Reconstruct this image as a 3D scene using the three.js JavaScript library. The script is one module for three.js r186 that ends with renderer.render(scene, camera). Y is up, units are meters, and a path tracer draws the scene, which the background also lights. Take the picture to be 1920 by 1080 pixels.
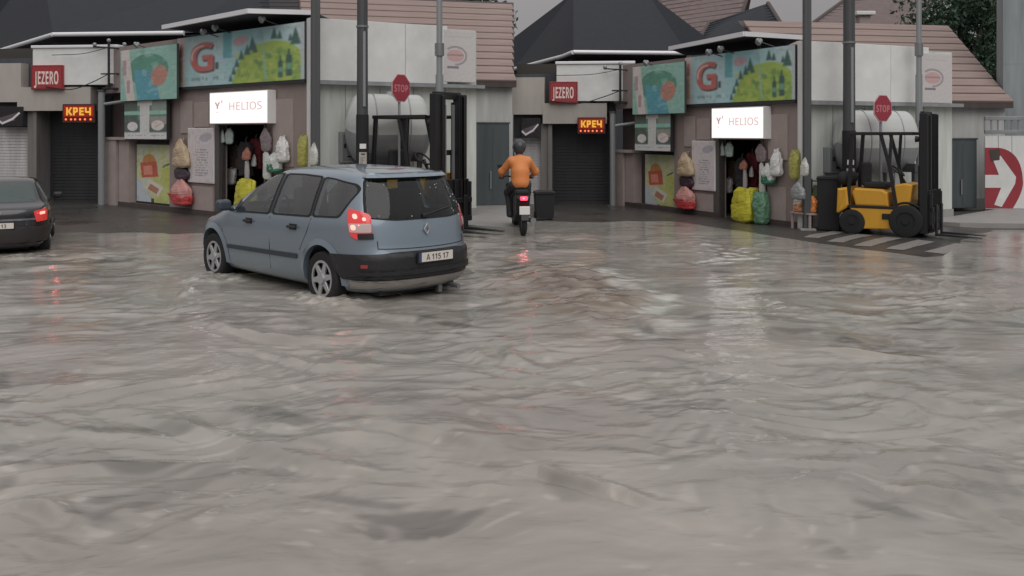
import * as THREE from 'three';
import { mergeGeometries, toCreasedNormals } from 'three/addons/utils/BufferGeometryUtils.js';
import { RoundedBoxGeometry } from 'three/addons/geometries/RoundedBoxGeometry.js';
import { TessellateModifier } from 'three/addons/modifiers/TessellateModifier.js';
import { MarchingCubes } from 'three/addons/objects/MarchingCubes.js';
import { RectAreaLightUniformsLib } from 'three/addons/lights/RectAreaLightUniformsLib.js';
import { Brush, Evaluator, SUBTRACTION } from 'three-bvh-csg';
import { createNoise2D, createNoise3D, createNoise4D } from 'simplex-noise';

// ---------------------------------------------------------------- camera, sky, sun, exposure
const scene = new THREE.Scene();
const F = 1727, HZ = 250, EYE = 2.2;               // focal length and horizon row in photograph pixels, eye height in metres
const camera = new THREE.PerspectiveCamera(2 * Math.atan(540 / F) * 180 / Math.PI, 1920 / 1080, 0.1, 600);
camera.position.set(0, EYE, 0);
camera.setViewOffset(1920, 1080, 0, 540 - HZ, 1920, 1080);
const renderer = new THREE.WebGLRenderer({ antialias: true });
renderer.toneMapping = THREE.LinearToneMapping;
renderer.toneMappingExposure = 1.15;
renderer.shadowMap.enabled = true;
RectAreaLightUniformsLib.init();

function rng(seed) { let a = seed >>> 0; return () => { a = (a + 0x6D2B79F5) | 0; let t = Math.imul(a ^ (a >>> 15), 1 | a); t = (t + Math.imul(t ^ (t >>> 7), 61 | t)) ^ t; return ((t ^ (t >>> 14)) >>> 0) / 4294967296; }; }
const N2 = createNoise2D(rng(11)), N3 = createNoise3D(rng(12)), N4 = createNoise4D(rng(13));
const sstep = (a, b, x) => { const t = Math.min(1, Math.max(0, (x - a) / (b - a))); return t * t * (3 - 2 * t); };
const lerp = (a, b, t) => a + (b - a) * t;

{ // overcast rain sky: dull at the horizon, much brighter overhead, faint cloud mottling
  const W = 256, Hh = 128, d = new Float32Array(W * Hh * 4);
  for (let j = 0; j < Hh; j++) for (let i = 0; i < W; i++) {
    const el = ((j + 0.5) / Hh - 0.5) * Math.PI, az = (i + 0.5) / W * Math.PI * 2, s = Math.sin(el), c = Math.cos(el);
    const n = N3(c * Math.cos(az) * 2.2, s * 5, c * Math.sin(az) * 2.2) * 0.6 + N3(c * Math.cos(az) * 5, s * 11, c * Math.sin(az) * 5) * 0.4;
    const k = s > 0 ? (1 + 2.9 * s) * (1 + 0.07 * n) : 0.75;
    const q = (j * W + i) * 4;
    d[q] = 0.193 * k; d[q + 1] = 0.185 * k; d[q + 2] = 0.188 * k; d[q + 3] = 1;
  }
  const t = new THREE.DataTexture(d, W, Hh, THREE.RGBAFormat, THREE.FloatType);
  t.mapping = THREE.EquirectangularReflectionMapping; t.magFilter = t.minFilter = THREE.LinearFilter; t.wrapS = THREE.RepeatWrapping; t.needsUpdate = true;
  scene.background = t; scene.environment = t;
}
const sun = new THREE.DirectionalLight(new THREE.Color(1, 0.985, 0.96), 1.1);
sun.position.set(7, 26, 4); sun.target.position.set(0, 0, -18); scene.add(sun, sun.target);
sun.castShadow = true; sun.shadow.radius = 120; sun.shadow.mapSize.set(2048, 2048);
Object.assign(sun.shadow.camera, { left: -25, right: 25, top: 25, bottom: -25, near: 1, far: 90 });

// ---------------------------------------------------------------- helpers
const taken = {};
function numbered(n) { const k = taken[n] = (taken[n] ?? -1) + 1; return k ? `${n}_${String(k).padStart(3, '0')}` : n; }
function tag(o, label, category, group) { o.userData.label = label; o.userData.category = category; if (group) o.userData.group = group; return o; }
function thing(name, label, category, pos = [0, 0, 0], turn = 0, group) {
  const o = new THREE.Group(); o.name = numbered(name); o.position.set(...pos); o.rotation.y = turn; scene.add(o);
  return tag(o, label, category, group);
}
const clean = g => { g = g.index ? g.toNonIndexed() : g; const o = new THREE.BufferGeometry(); for (const k of ['position', 'normal', 'uv']) if (g.attributes[k]) o.setAttribute(k, g.attributes[k]); if (!o.attributes.normal) o.computeVertexNormals(); if (!o.attributes.uv) o.setAttribute('uv', new THREE.BufferAttribute(new Float32Array(o.attributes.position.count * 2), 2)); return o; };
function obj(name, geos, mat, parent) {
  const l = Array.isArray(geos) ? geos : [geos];
  const m = new THREE.Mesh(l.length > 1 ? mergeGeometries(l.map(clean)) : l[0], mat);
  m.name = parent ? name : numbered(name); m.castShadow = m.receiveShadow = true; (parent ?? scene).add(m); return m;
}
function structure(name, geos, mat) { const m = obj(name, geos, mat); m.userData.kind = 'structure'; return m; }
// geometry
function quadGeo(quads) { // quads: [[p0,p1,p2,p3], ...] each p [x,y,z]; uv in metres along the edges
  const P = [], U = [];
  for (const [a, b, c, d] of quads) {
    const A = new THREE.Vector3(...a), B = new THREE.Vector3(...b), C = new THREE.Vector3(...c), D = new THREE.Vector3(...d);
    const ex = B.clone().sub(A), w = ex.length(); ex.normalize();
    const nn = ex.clone().cross(D.clone().sub(A)).normalize(), ey = nn.clone().cross(ex);
    const uv = p => [p.clone().sub(A).dot(ex) + A.x + A.z * 0.7, p.clone().sub(A).dot(ey) + A.y];
    for (const p of [A, B, C, A, C, D]) { P.push(p.x, p.y, p.z); U.push(...uv(p)); }
  }
  const g = new THREE.BufferGeometry(); g.setAttribute('position', new THREE.Float32BufferAttribute(P, 3)); g.setAttribute('uv', new THREE.Float32BufferAttribute(U, 2)); g.computeVertexNormals(); return g;
}
function bx(x0, x1, y0, y1, z0, z1) {
  return quadGeo([[[x0, y0, z1], [x1, y0, z1], [x1, y1, z1], [x0, y1, z1]], [[x1, y0, z0], [x0, y0, z0], [x0, y1, z0], [x1, y1, z0]],
    [[x0, y0, z0], [x0, y0, z1], [x0, y1, z1], [x0, y1, z0]], [[x1, y0, z1], [x1, y0, z0], [x1, y1, z0], [x1, y1, z1]],
    [[x0, y1, z1], [x1, y1, z1], [x1, y1, z0], [x0, y1, z0]], [[x0, y0, z0], [x1, y0, z0], [x1, y0, z1], [x0, y0, z1]]]);
}
const rbox = (w, h, d, r, x = 0, y = 0, z = 0) => new RoundedBoxGeometry(w, h, d, 2, Math.min(r, w / 2.01, h / 2.01, d / 2.01)).translate(x, y, z);
const bxr = (x0, x1, y0, y1, z0, z1, r = 0.012) => rbox(x1 - x0, y1 - y0, z1 - z0, r, (x0 + x1) / 2, (y0 + y1) / 2, (z0 + z1) / 2);
function rod(a, b, r0, r1 = r0, seg = 12) {
  const A = new THREE.Vector3(...a), B = new THREE.Vector3(...b), d = B.clone().sub(A);
  const g = new THREE.CylinderGeometry(r1, r0, d.length(), seg); g.translate(0, d.length() / 2, 0);
  g.applyQuaternion(new THREE.Quaternion().setFromUnitVectors(new THREE.Vector3(0, 1, 0), d.normalize())); return g.translate(...a);
}
function bar(a, b, w, t) { // rectangular bar between two points of one x-y plane, w across, t deep
  const dx = b[0] - a[0], dy = b[1] - a[1], L = Math.hypot(dx, dy);
  const g = rbox(L, w, t, 0.008); g.rotateZ(Math.atan2(dy, dx)); return g.translate((a[0] + b[0]) / 2, (a[1] + b[1]) / 2, ((a[2] ?? 0) + (b[2] ?? 0)) / 2);
}
const tubeG = (pts, r, seg = 24) => new THREE.TubeGeometry(new THREE.CatmullRomCurve3(pts.map(p => new THREE.Vector3(...p))), seg, r, 8);
function shapeOf(pts) { const s = new THREE.Shape(); pts.forEach((p, i) => i ? s.lineTo(p[0], p[1]) : s.moveTo(p[0], p[1])); s.closePath(); return s; }
function ext(pts, z0, z1, bev = 0.012) { return new THREE.ExtrudeGeometry(Array.isArray(pts) ? shapeOf(pts) : pts, { depth: z1 - z0 - 2 * bev, bevelEnabled: bev > 0, bevelThickness: bev, bevelSize: bev, bevelOffset: -bev, bevelSegments: 2, curveSegments: 16 }).translate(0, 0, z0 + bev); }
const ring = (r, R, z0, z1, n = 36) => { const s = new THREE.Shape(); s.absarc(0, 0, R, 0, Math.PI * 2); const h = new THREE.Path(); h.absarc(0, 0, r, 0, Math.PI * 2, true); s.holes.push(h); return new THREE.ExtrudeGeometry(s, { depth: z1 - z0, bevelEnabled: false, curveSegments: n }).translate(0, 0, z0); };
// textures: grey multipliers, tiled without seams
function fbmTex(size, seed, f, lo, hi, opts = {}) {
  const d = new Uint8Array(size * size * 4), T = Math.PI * 2;
  for (let j = 0; j < size; j++) for (let i = 0; i < size; i++) {
    const u = i / size * T, v = j / size * T; let n = 0, a = 1, s = 0, k = 1;
    for (let o = 0; o < (opts.oct ?? 4); o++) { const fx = f * k * (opts.sx ?? 1) / T, fy = f * k * (opts.sy ?? 1) / T; n += a * N4(Math.cos(u) * fx + seed * 7.1, Math.sin(u) * fx, Math.cos(v) * fy + seed * 3.3, Math.sin(v) * fy); s += a; a *= opts.gain ?? 0.55; k *= 2.1; }
    let t = 0.5 + 0.5 * n / s * 1.5; if (opts.pow) t = Math.pow(Math.min(1, Math.max(0, t)), opts.pow);
    const c = lerp(lo, hi, Math.min(1, Math.max(0, t))) * 255, q = (j * size + i) * 4; d[q] = d[q + 1] = d[q + 2] = c; d[q + 3] = 255;
  }
  const t = new THREE.DataTexture(d, size, size); t.wrapS = t.wrapT = THREE.RepeatWrapping; t.magFilter = THREE.LinearFilter; t.minFilter = THREE.LinearMipmapLinearFilter; t.generateMipmaps = true; t.needsUpdate = true; return t;
}
const rep = (t, a, b = a) => { const c = t.clone(); c.repeat.set(a, b); c.needsUpdate = true; return c; };
const srgb = t => { const c = t.clone(); c.colorSpace = THREE.SRGBColorSpace; c.needsUpdate = true; return c; };
const TX = {
  stain: rep(fbmTex(256, 1, 3, 0.64, 1, { sy: 0.5, oct: 5 }), 0.3, 0.22),
  plaster: rep(fbmTex(256, 2, 5, 0.8, 1, { oct: 5 }), 0.35),
  streak: rep(fbmTex(256, 3, 6, 0.62, 1, { sx: 2, sy: 0.3 }), 0.3, 0.2),
  asphalt: rep(fbmTex(256, 4, 10, 0.55, 1, { oct: 4, gain: 0.8 }), 0.4),
  gloss: rep(fbmTex(256, 5, 3, 0.12, 0.55, { oct: 4 }), 0.17),
  tile: rep(fbmTex(256, 6, 6, 0.6, 1, { oct: 5, gain: 0.7 }), 0.4),
  grain: rep(fbmTex(256, 7, 30, 0, 1, { oct: 3, gain: 0.8 }), 1),
  ripple: fbmTex(512, 8, 9, 0, 1, { oct: 4, sx: 0.6, sy: 1.4, gain: 0.55 }),
  crumple: rep(fbmTex(256, 9, 5, 0, 1, { oct: 3 }), 2),
};
const col = (r, g, b) => new THREE.Color().setRGB(r, g, b);
const mat = (c, roughness = 0.7, metalness = 0, o = {}) => new THREE.MeshStandardMaterial({ color: Array.isArray(c) ? col(...c) : c, roughness, metalness, side: THREE.DoubleSide, ...o });
function canvasTex(w, h, draw) { const c = document.createElement('canvas'); c.width = w; c.height = h; draw(c.getContext('2d'), w, h); const t = new THREE.CanvasTexture(c); t.colorSpace = THREE.SRGBColorSpace; t.anisotropy = 8; return t; }
function printGeo(w, h) { return new THREE.PlaneGeometry(w, h); }
const M = {
  white: mat([0.80, 0.81, 0.79], 0.5, 0, { map: TX.plaster }), whiteClean: mat([0.78, 0.78, 0.76], 0.45), wallGrey: mat([0.70, 0.73, 0.68], 0.8, 0, { map: TX.streak, bumpMap: TX.grain, bumpScale: 0.002 }),
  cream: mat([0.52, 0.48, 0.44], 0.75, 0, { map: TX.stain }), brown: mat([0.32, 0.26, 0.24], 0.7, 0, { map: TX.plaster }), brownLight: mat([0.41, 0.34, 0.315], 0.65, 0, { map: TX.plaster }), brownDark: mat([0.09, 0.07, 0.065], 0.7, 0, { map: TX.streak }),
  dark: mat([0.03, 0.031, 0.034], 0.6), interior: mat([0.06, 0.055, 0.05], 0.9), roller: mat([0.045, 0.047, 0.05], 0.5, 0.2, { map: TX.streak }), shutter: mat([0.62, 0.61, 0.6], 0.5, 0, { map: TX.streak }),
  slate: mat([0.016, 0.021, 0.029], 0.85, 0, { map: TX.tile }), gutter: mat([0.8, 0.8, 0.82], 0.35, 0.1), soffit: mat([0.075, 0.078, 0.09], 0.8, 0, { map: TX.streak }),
  redTile: mat([0.35, 0.265, 0.238], 0.8, 0, { map: TX.tile }), mauve: mat([0.19, 0.145, 0.14], 0.8, 0, { map: TX.tile }), concrete: mat([0.34, 0.33, 0.315], 0.55, 0, { map: TX.plaster, bumpMap: TX.grain, bumpScale: 0.003 }),
  post: mat([0.11, 0.115, 0.12], 0.5, 0.3, { map: TX.streak }), steel: mat([0.3, 0.31, 0.32], 0.45, 0.5, { map: TX.streak }), greyPole: mat([0.36, 0.38, 0.39], 0.5, 0.2, { map: TX.streak }),
  black: mat([0.012, 0.012, 0.013], 0.5), blackRough: mat([0.018, 0.018, 0.019], 0.85), rubber: mat([0.015, 0.015, 0.016], 0.75), cabinet: mat([0.10, 0.12, 0.125], 0.45, 0.2, { map: TX.streak }),
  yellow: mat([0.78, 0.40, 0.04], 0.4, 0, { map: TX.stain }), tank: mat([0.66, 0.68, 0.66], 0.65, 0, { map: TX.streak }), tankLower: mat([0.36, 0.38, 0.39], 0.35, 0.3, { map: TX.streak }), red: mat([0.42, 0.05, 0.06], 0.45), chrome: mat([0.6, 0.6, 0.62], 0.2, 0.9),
};
// pixel of the photograph -> places in the world (flood water lies at y = 0)
const rayD = (px, py) => [(px - 960) / F, (HZ - py) / F, -1];
const ground = (px, py) => { const d = F * EYE / (py - HZ); return [(px - 960) / F * d, 0, -d]; };
const atDepth = (px, py, d) => [(px - 960) / F * d, EYE + (HZ - py) / F * d, -d];
class Frame { // a vertical plane with local x along it (left to right), y up and z out of it
  constructor(x0, z0, x1, z1) { this.O = new THREE.Vector3(x0, 0, z0); this.len = Math.hypot(x1 - x0, z1 - z0); this.th = Math.atan2(-(z1 - z0), x1 - x0); this.U = new THREE.Vector3(Math.cos(this.th), 0, -Math.sin(this.th)); this.N = new THREE.Vector3(Math.sin(this.th), 0, Math.cos(this.th)); }
  hit(px, py, z = 0) { const D = new THREE.Vector3(...rayD(px, py)), C = camera.position; const t = (this.O.clone().addScaledVector(this.N, z).sub(C)).dot(this.N) / D.dot(this.N); const P = C.clone().addScaledVector(D, t); return [P.clone().sub(this.O).dot(this.U), P.y]; }
  rect([x0, y0, x1, y1], z = 0) { const cy = (y0 + y1) / 2, cx = (x0 + x1) / 2; return { u0: this.hit(x0, cy, z)[0], u1: this.hit(x1, cy, z)[0], v0: this.hit(cx, y1, z)[1], v1: this.hit(cx, y0, z)[1] }; }
  at(u, v, z) { const p = this.O.clone().addScaledVector(this.U, u).addScaledVector(this.N, z); return [p.x, v, p.z]; }
  box(r, z = 0) { const q = this.rect(r, z); return { ...q, w: q.u1 - q.u0, h: q.v1 - q.v0, pos: this.at((q.u0 + q.u1) / 2, q.v0, z) }; }
}
function fpart(t, f, name, geos, m) { const o = obj(name, geos, m, t); o.position.copy(f.O).sub(t.position); o.rotation.y = f.th; return o; }
function wpart(t, name, geos, m) { const o = obj(name, geos, m, t); o.position.copy(t.position).negate(); return o; }   // geometry given in world metres
function slab(pts, y0, y1) { // horizontal prism over a plan polygon [[x,z],...]
  const s = shapeOf(pts.map(([x, z]) => [x, -z])); return new THREE.ExtrudeGeometry(s, { depth: y1 - y0, bevelEnabled: false }).rotateX(-Math.PI / 2).translate(0, y0, 0);
}

// ---------------------------------------------------------------- ground and flood water
const shore = x => { let s = 20.6 + 2.6 * sstep(-5, 1, x) * sstep(6.2, 4, x) - 3.7 * Math.exp(-(((x - 7.6) / 1.9) ** 2)) + 0.6 * sstep(9.5, 11, x); return s + 0.35 * N2(x * 0.5, 3) + 0.15 * N2(x * 1.7, 9); };
const groundH = (x, z) => { const s = -z - shore(x); return Math.max(-0.26, Math.min(0.035, s * 0.03)) + 0.006 * N2(x * 0.6, z * 0.6) + 0.003 * N2(x * 2.1, z * 2.1); };
function sheet(xs, zs, hf, cf) {
  const nx = xs.length, nz = zs.length, P = new Float32Array(nx * nz * 3), U = new Float32Array(nx * nz * 2), C = cf && new Float32Array(nx * nz * 3), I = [];
  for (let j = 0; j < nz; j++) for (let i = 0; i < nx; i++) {
    const z = zs[j], x = typeof xs === 'function' ? 0 : xs[i] * (xs.spread ? xs.spread(z) : 1), q = j * nx + i;
    P[q * 3] = x; P[q * 3 + 1] = hf(x, z); P[q * 3 + 2] = z; U[q * 2] = x; U[q * 2 + 1] = -z; if (cf) { const c = cf(x, z, P[q * 3 + 1]); C.set(c, q * 3); }
    if (i < nx - 1 && j < nz - 1) I.push(q, q + 1, q + nx, q + 1, q + nx + 1, q + nx);
  }
  const g = new THREE.BufferGeometry(); g.setAttribute('position', new THREE.BufferAttribute(P, 3)); g.setAttribute('uv', new THREE.BufferAttribute(U, 2)); if (cf) g.setAttribute('color', new THREE.BufferAttribute(C, 3)); g.setIndex(I); g.computeVertexNormals(); return g;
}
const span = (a, b, n) => Array.from({ length: n + 1 }, (_, i) => lerp(a, b, i / n));
{
  const far = [-300, -120, -60, -40];
  const gx = [-300, -120, -50, ...span(-32, 32, 200), 50, 120, 300], gz = [...far, ...span(-36, -10, 150), ...span(-9, 10, 10), 40, 120, 300];
  structure('ground', sheet(gx, gz, (x, z) => groundH(x, z)), mat([0.075, 0.07, 0.066], 1, 0, { map: TX.asphalt, roughnessMap: TX.gloss, bumpMap: TX.grain, bumpScale: 0.004 }));
}
// crests in the flood, each a line over the ground with a height and a width
const crests = [
  [[[395, 608], [440, 622], [485, 634], [560, 640]], 0.05, 0.10], [[[470, 655], [540, 675], [600, 688], [680, 690]], 0.04, 0.09], [[[240, 770], [330, 795], [440, 825], [520, 850], [640, 885]], 0.05, 0.11], [[[620, 765], [700, 772], [740, 770]], 0.03, 0.07],
  [[[690, 795], [800, 812], [880, 830], [950, 850]], 0.04, 0.1], [[[0, 955], [40, 948], [80, 955], [110, 975]], 0.07, 0.055], [[[60, 1015], [100, 1032], [140, 1038]], 0.035, 0.05], [[[60, 735], [130, 728]], 0.035, 0.07], [[[870, 915], [958, 915]], 0.03, 0.05],
  [[[961, 886], [1010, 884], [1050, 895], [1100, 908], [1140, 925]], 0.07, 0.045], [[[1150, 920], [1185, 935], [1225, 948]], 0.06, 0.04], [[[965, 828], [1025, 832]], 0.06, 0.05], [[[1050, 850], [1170, 855]], 0.03, 0.09], [[[1220, 838], [1265, 848]], 0.03, 0.06],
  [[[1240, 975], [1370, 980]], 0.025, 0.08], [[[1410, 685], [1460, 692]], 0.05, 0.07], [[[1420, 725], [1490, 732]], 0.05, 0.06], [[[1555, 658], [1650, 668], [1700, 672]], 0.04, 0.07], [[[1700, 735], [1780, 760], [1850, 765]], 0.04, 0.08], [[[1680, 920], [1790, 935], [1910, 995]], 0.05, 0.09],
  [[[1500, 875], [1590, 880]], 0.03, 0.05], [[[1680, 825], [1760, 830]], 0.04, 0.05], [[[1780, 880], [1890, 895]], 0.03, 0.05], [[[370, 520], [350, 545], [330, 590]], 0.04, 0.12], [[[640, 570], [720, 590], [800, 600]], 0.04, 0.12],
].map(([p, h0, w]) => ({ h: h0 * 1.05, p: p.map(([x, y]) => { const g = ground(x, y); return [g[0], g[2]]; }), w }));
for (const c of crests) { c.x0 = Math.min(...c.p.map(q => q[0])) - 4 * c.w; c.x1 = Math.max(...c.p.map(q => q[0])) + 4 * c.w; c.z0 = Math.min(...c.p.map(q => q[1])) - 4 * c.w; c.z1 = Math.max(...c.p.map(q => q[1])) + 4 * c.w; }
const mound = { x: 0.8, z: -12.9 };
function mudAt(x, z) { const dx = (x - mound.x + 0.25 * N2(z * 1.3, x)) / 0.85, dz = (z - mound.z) / 2.6; const skew = dx - 0.35 * dz; return Math.exp(-Math.pow(skew * skew + dz * dz * 0.9, 1.6)) * sstep(1.9, 0.9, skew + 0.3 * N2(x * 2, z * 2)); }
function crestAt(x, z) {
  let h = 0;
  for (const c of crests) {
    if (x < c.x0 || x > c.x1 || z < c.z0 || z > c.z1) continue;
    let best = 1e9, sg = 1, tt = 0; const n = c.p.length - 1;
    for (let k = 0; k < n; k++) { const [ax, az] = c.p[k], [bx_, bz] = c.p[k + 1], ux = bx_ - ax, uz = bz - az, L = ux * ux + uz * uz; const t = Math.min(1, Math.max(0, ((x - ax) * ux + (z - az) * uz) / L)); const ex = x - ax - ux * t, ez = z - az - uz * t, d = Math.hypot(ex, ez); if (d < best) { best = d; sg = ez > 0 ? 1 : -1; tt = (k + t) / n; } }
    const w = sg > 0 ? c.w * 0.6 : c.w * 1.8; const along = 0.35 + 0.65 * Math.sin(Math.PI * Math.min(0.97, Math.max(0.03, tt)));
    h += c.h * along * (0.8 + 0.6 * N2(x * 1.4, z * 1.4)) * Math.exp(-((best / w) ** 2)) - (sg > 0 ? c.h * 0.35 * along * Math.exp(-(((best - c.w * 1.3) / c.w) ** 2)) : 0);
  }
  return h;
}
const splashes = [ground(614, 556), ground(403, 521), ground(640, 560), ground(50, 480)].map(g => [g[0], g[2]]);
function waveH(x, z) {
  const wx = x + 0.35 * N2(x * 0.4 + 5, z * 0.4), wz = z + 0.1 * x + 0.3 * N2(x * 0.45, z * 0.5 + 7);
  const rough = 0.3 + 0.7 * sstep(-0.5, 0.6, N2(x * 0.16 + 40, z * 0.2)), chop = n => 1 - 2 * Math.sqrt(n * n + 0.03);
  let h = 0.026 * N2(wx * 0.34, wz * 0.5) + 1.25 * rough * (0.013 * N2(wx * 0.8 + 3, wz * 1.15) + 0.012 * chop(N2(wx * 0.9 + 30, wz * 1.5)) + 0.007 * N2(wx * 1.7, wz * 2.6) + 0.0036 * chop(N2(wx * 2.8 + 8, wz * 4.2)) + 0.0016 * N2(wx * 5.5, wz * 8) + 0.0005 * N2(wx * 11, wz * 16));
  for (const [qx, qz] of splashes) { const e = Math.hypot(x - qx, (z - qz)); if (e < 1.4) h += (0.045 * Math.exp(-(((e - 0.3) / 0.16) ** 2)) + 0.018 * Math.cos(e * 16) * Math.exp(-e * 2.4)) * (0.6 + 0.5 * N2(x * 5, z * 5)); }
  const m = mudAt(x, z); h += m * (0.05 + 0.045 * N2(x * 1.1, z * 1.9) + 0.03 * Math.abs(N2(x * 1.8, z * 4)) + 0.009 * N2(x * 5, z * 9));
  h += crestAt(x, z);
  const depth = -groundH(x, z); return h * sstep(0.0, 0.16, depth) - 0.004;
}
function siltAndShadeAt(x, z) { // water colour: pale scum, brown silt clouds, dark streaks painted in for wave shade
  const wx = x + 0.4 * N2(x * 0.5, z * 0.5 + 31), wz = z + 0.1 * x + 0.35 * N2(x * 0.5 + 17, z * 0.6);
  const a = N2(wx * 0.4, wz * 0.6), b = N2(wx * 1.3, wz * 2.2), c = N2(wx * 3.5, wz * 6.5), waveShade = sstep(0.2, 0.75, N2(wx * 0.8 + 9, wz * 2.0) + 0.35 * N2(wx * 2.4, wz * 5)) * sstep(-0.2, 0.5, N2(wx * 0.3, wz * 0.35 + 60)), foam = sstep(0.62, 0.9, N2(wx * 2.2 + 70, wz * 3.4) + 0.25 * c);
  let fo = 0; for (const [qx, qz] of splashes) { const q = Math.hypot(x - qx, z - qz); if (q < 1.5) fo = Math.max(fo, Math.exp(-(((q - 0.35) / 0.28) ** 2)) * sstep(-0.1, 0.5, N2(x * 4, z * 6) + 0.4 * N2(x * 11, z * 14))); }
  const k = 1 + 0.14 * a + 0.10 * b + 0.045 * c - 0.40 * waveShade + 0.22 * foam + 0.5 * fo, m = Math.min(1, mudAt(x, z) * 1.3) * (0.75 + 0.35 * N2(x * 2, z * 5)), p = 0.5 + 0.5 * N2(wx * 0.2 + 50, wz * 0.25), e = sstep(0.1, 0.4, mudAt(x - 0.25, z)) * sstep(0.75, 0.2, mudAt(x, z)) * sstep(0.2, 0.9, x);
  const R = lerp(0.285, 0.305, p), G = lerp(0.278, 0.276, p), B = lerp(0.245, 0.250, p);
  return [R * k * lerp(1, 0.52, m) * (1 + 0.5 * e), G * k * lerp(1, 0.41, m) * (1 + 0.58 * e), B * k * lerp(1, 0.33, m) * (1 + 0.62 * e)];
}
{
  const xs = span(-1, 1, 620); xs.spread = z => 2.2 + 0.66 * -z;
  const zs = Array.from({ length: 561 }, (_, j) => -24.5 * Math.pow(3.4 / 24.5, j / 560));
  const near = sheet(xs, zs, waveH, siltAndShadeAt);
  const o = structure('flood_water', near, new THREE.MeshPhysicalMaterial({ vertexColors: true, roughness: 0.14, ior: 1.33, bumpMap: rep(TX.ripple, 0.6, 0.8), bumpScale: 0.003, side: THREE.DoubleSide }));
  const flat = (x, z) => -0.012; const M2 = o.material;
  structure('flood_water', sheet([-120, -60, ...span(-40, 40, 60), 60, 120], [-60, -40, ...span(-26, 30, 60), 60, 120], flat, siltAndShadeAt), M2).position.y = -0.05;
}

// ---------------------------------------------------------------- cars: bodies lofted from horizontal outlines
function interp(tab, y) { // smooth (monotone cubic) table [[y, v], ...]
  const n = tab.length; if (y <= tab[0][0]) return tab[0][1]; if (y >= tab[n - 1][0]) return tab[n - 1][1];
  let i = 0; while (tab[i + 1][0] < y) i++;
  const sl = k => (tab[k + 1][1] - tab[k][1]) / (tab[k + 1][0] - tab[k][0]);
  const tan = k => { if (k <= 0) return sl(0); if (k >= n - 1) return sl(n - 2); const a = sl(k - 1), b = sl(k); return a * b <= 0 ? 0 : 2 * a * b / (a + b); };
  const h = tab[i + 1][0] - tab[i][0], t = (y - tab[i][0]) / h, t2 = t * t, t3 = t2 * t;
  return (2 * t3 - 3 * t2 + 1) * tab[i][1] + (t3 - 2 * t2 + t) * h * tan(i) + (-2 * t3 + 3 * t2) * tab[i + 1][1] + (t3 - t2) * h * tan(i + 1);
}
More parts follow.
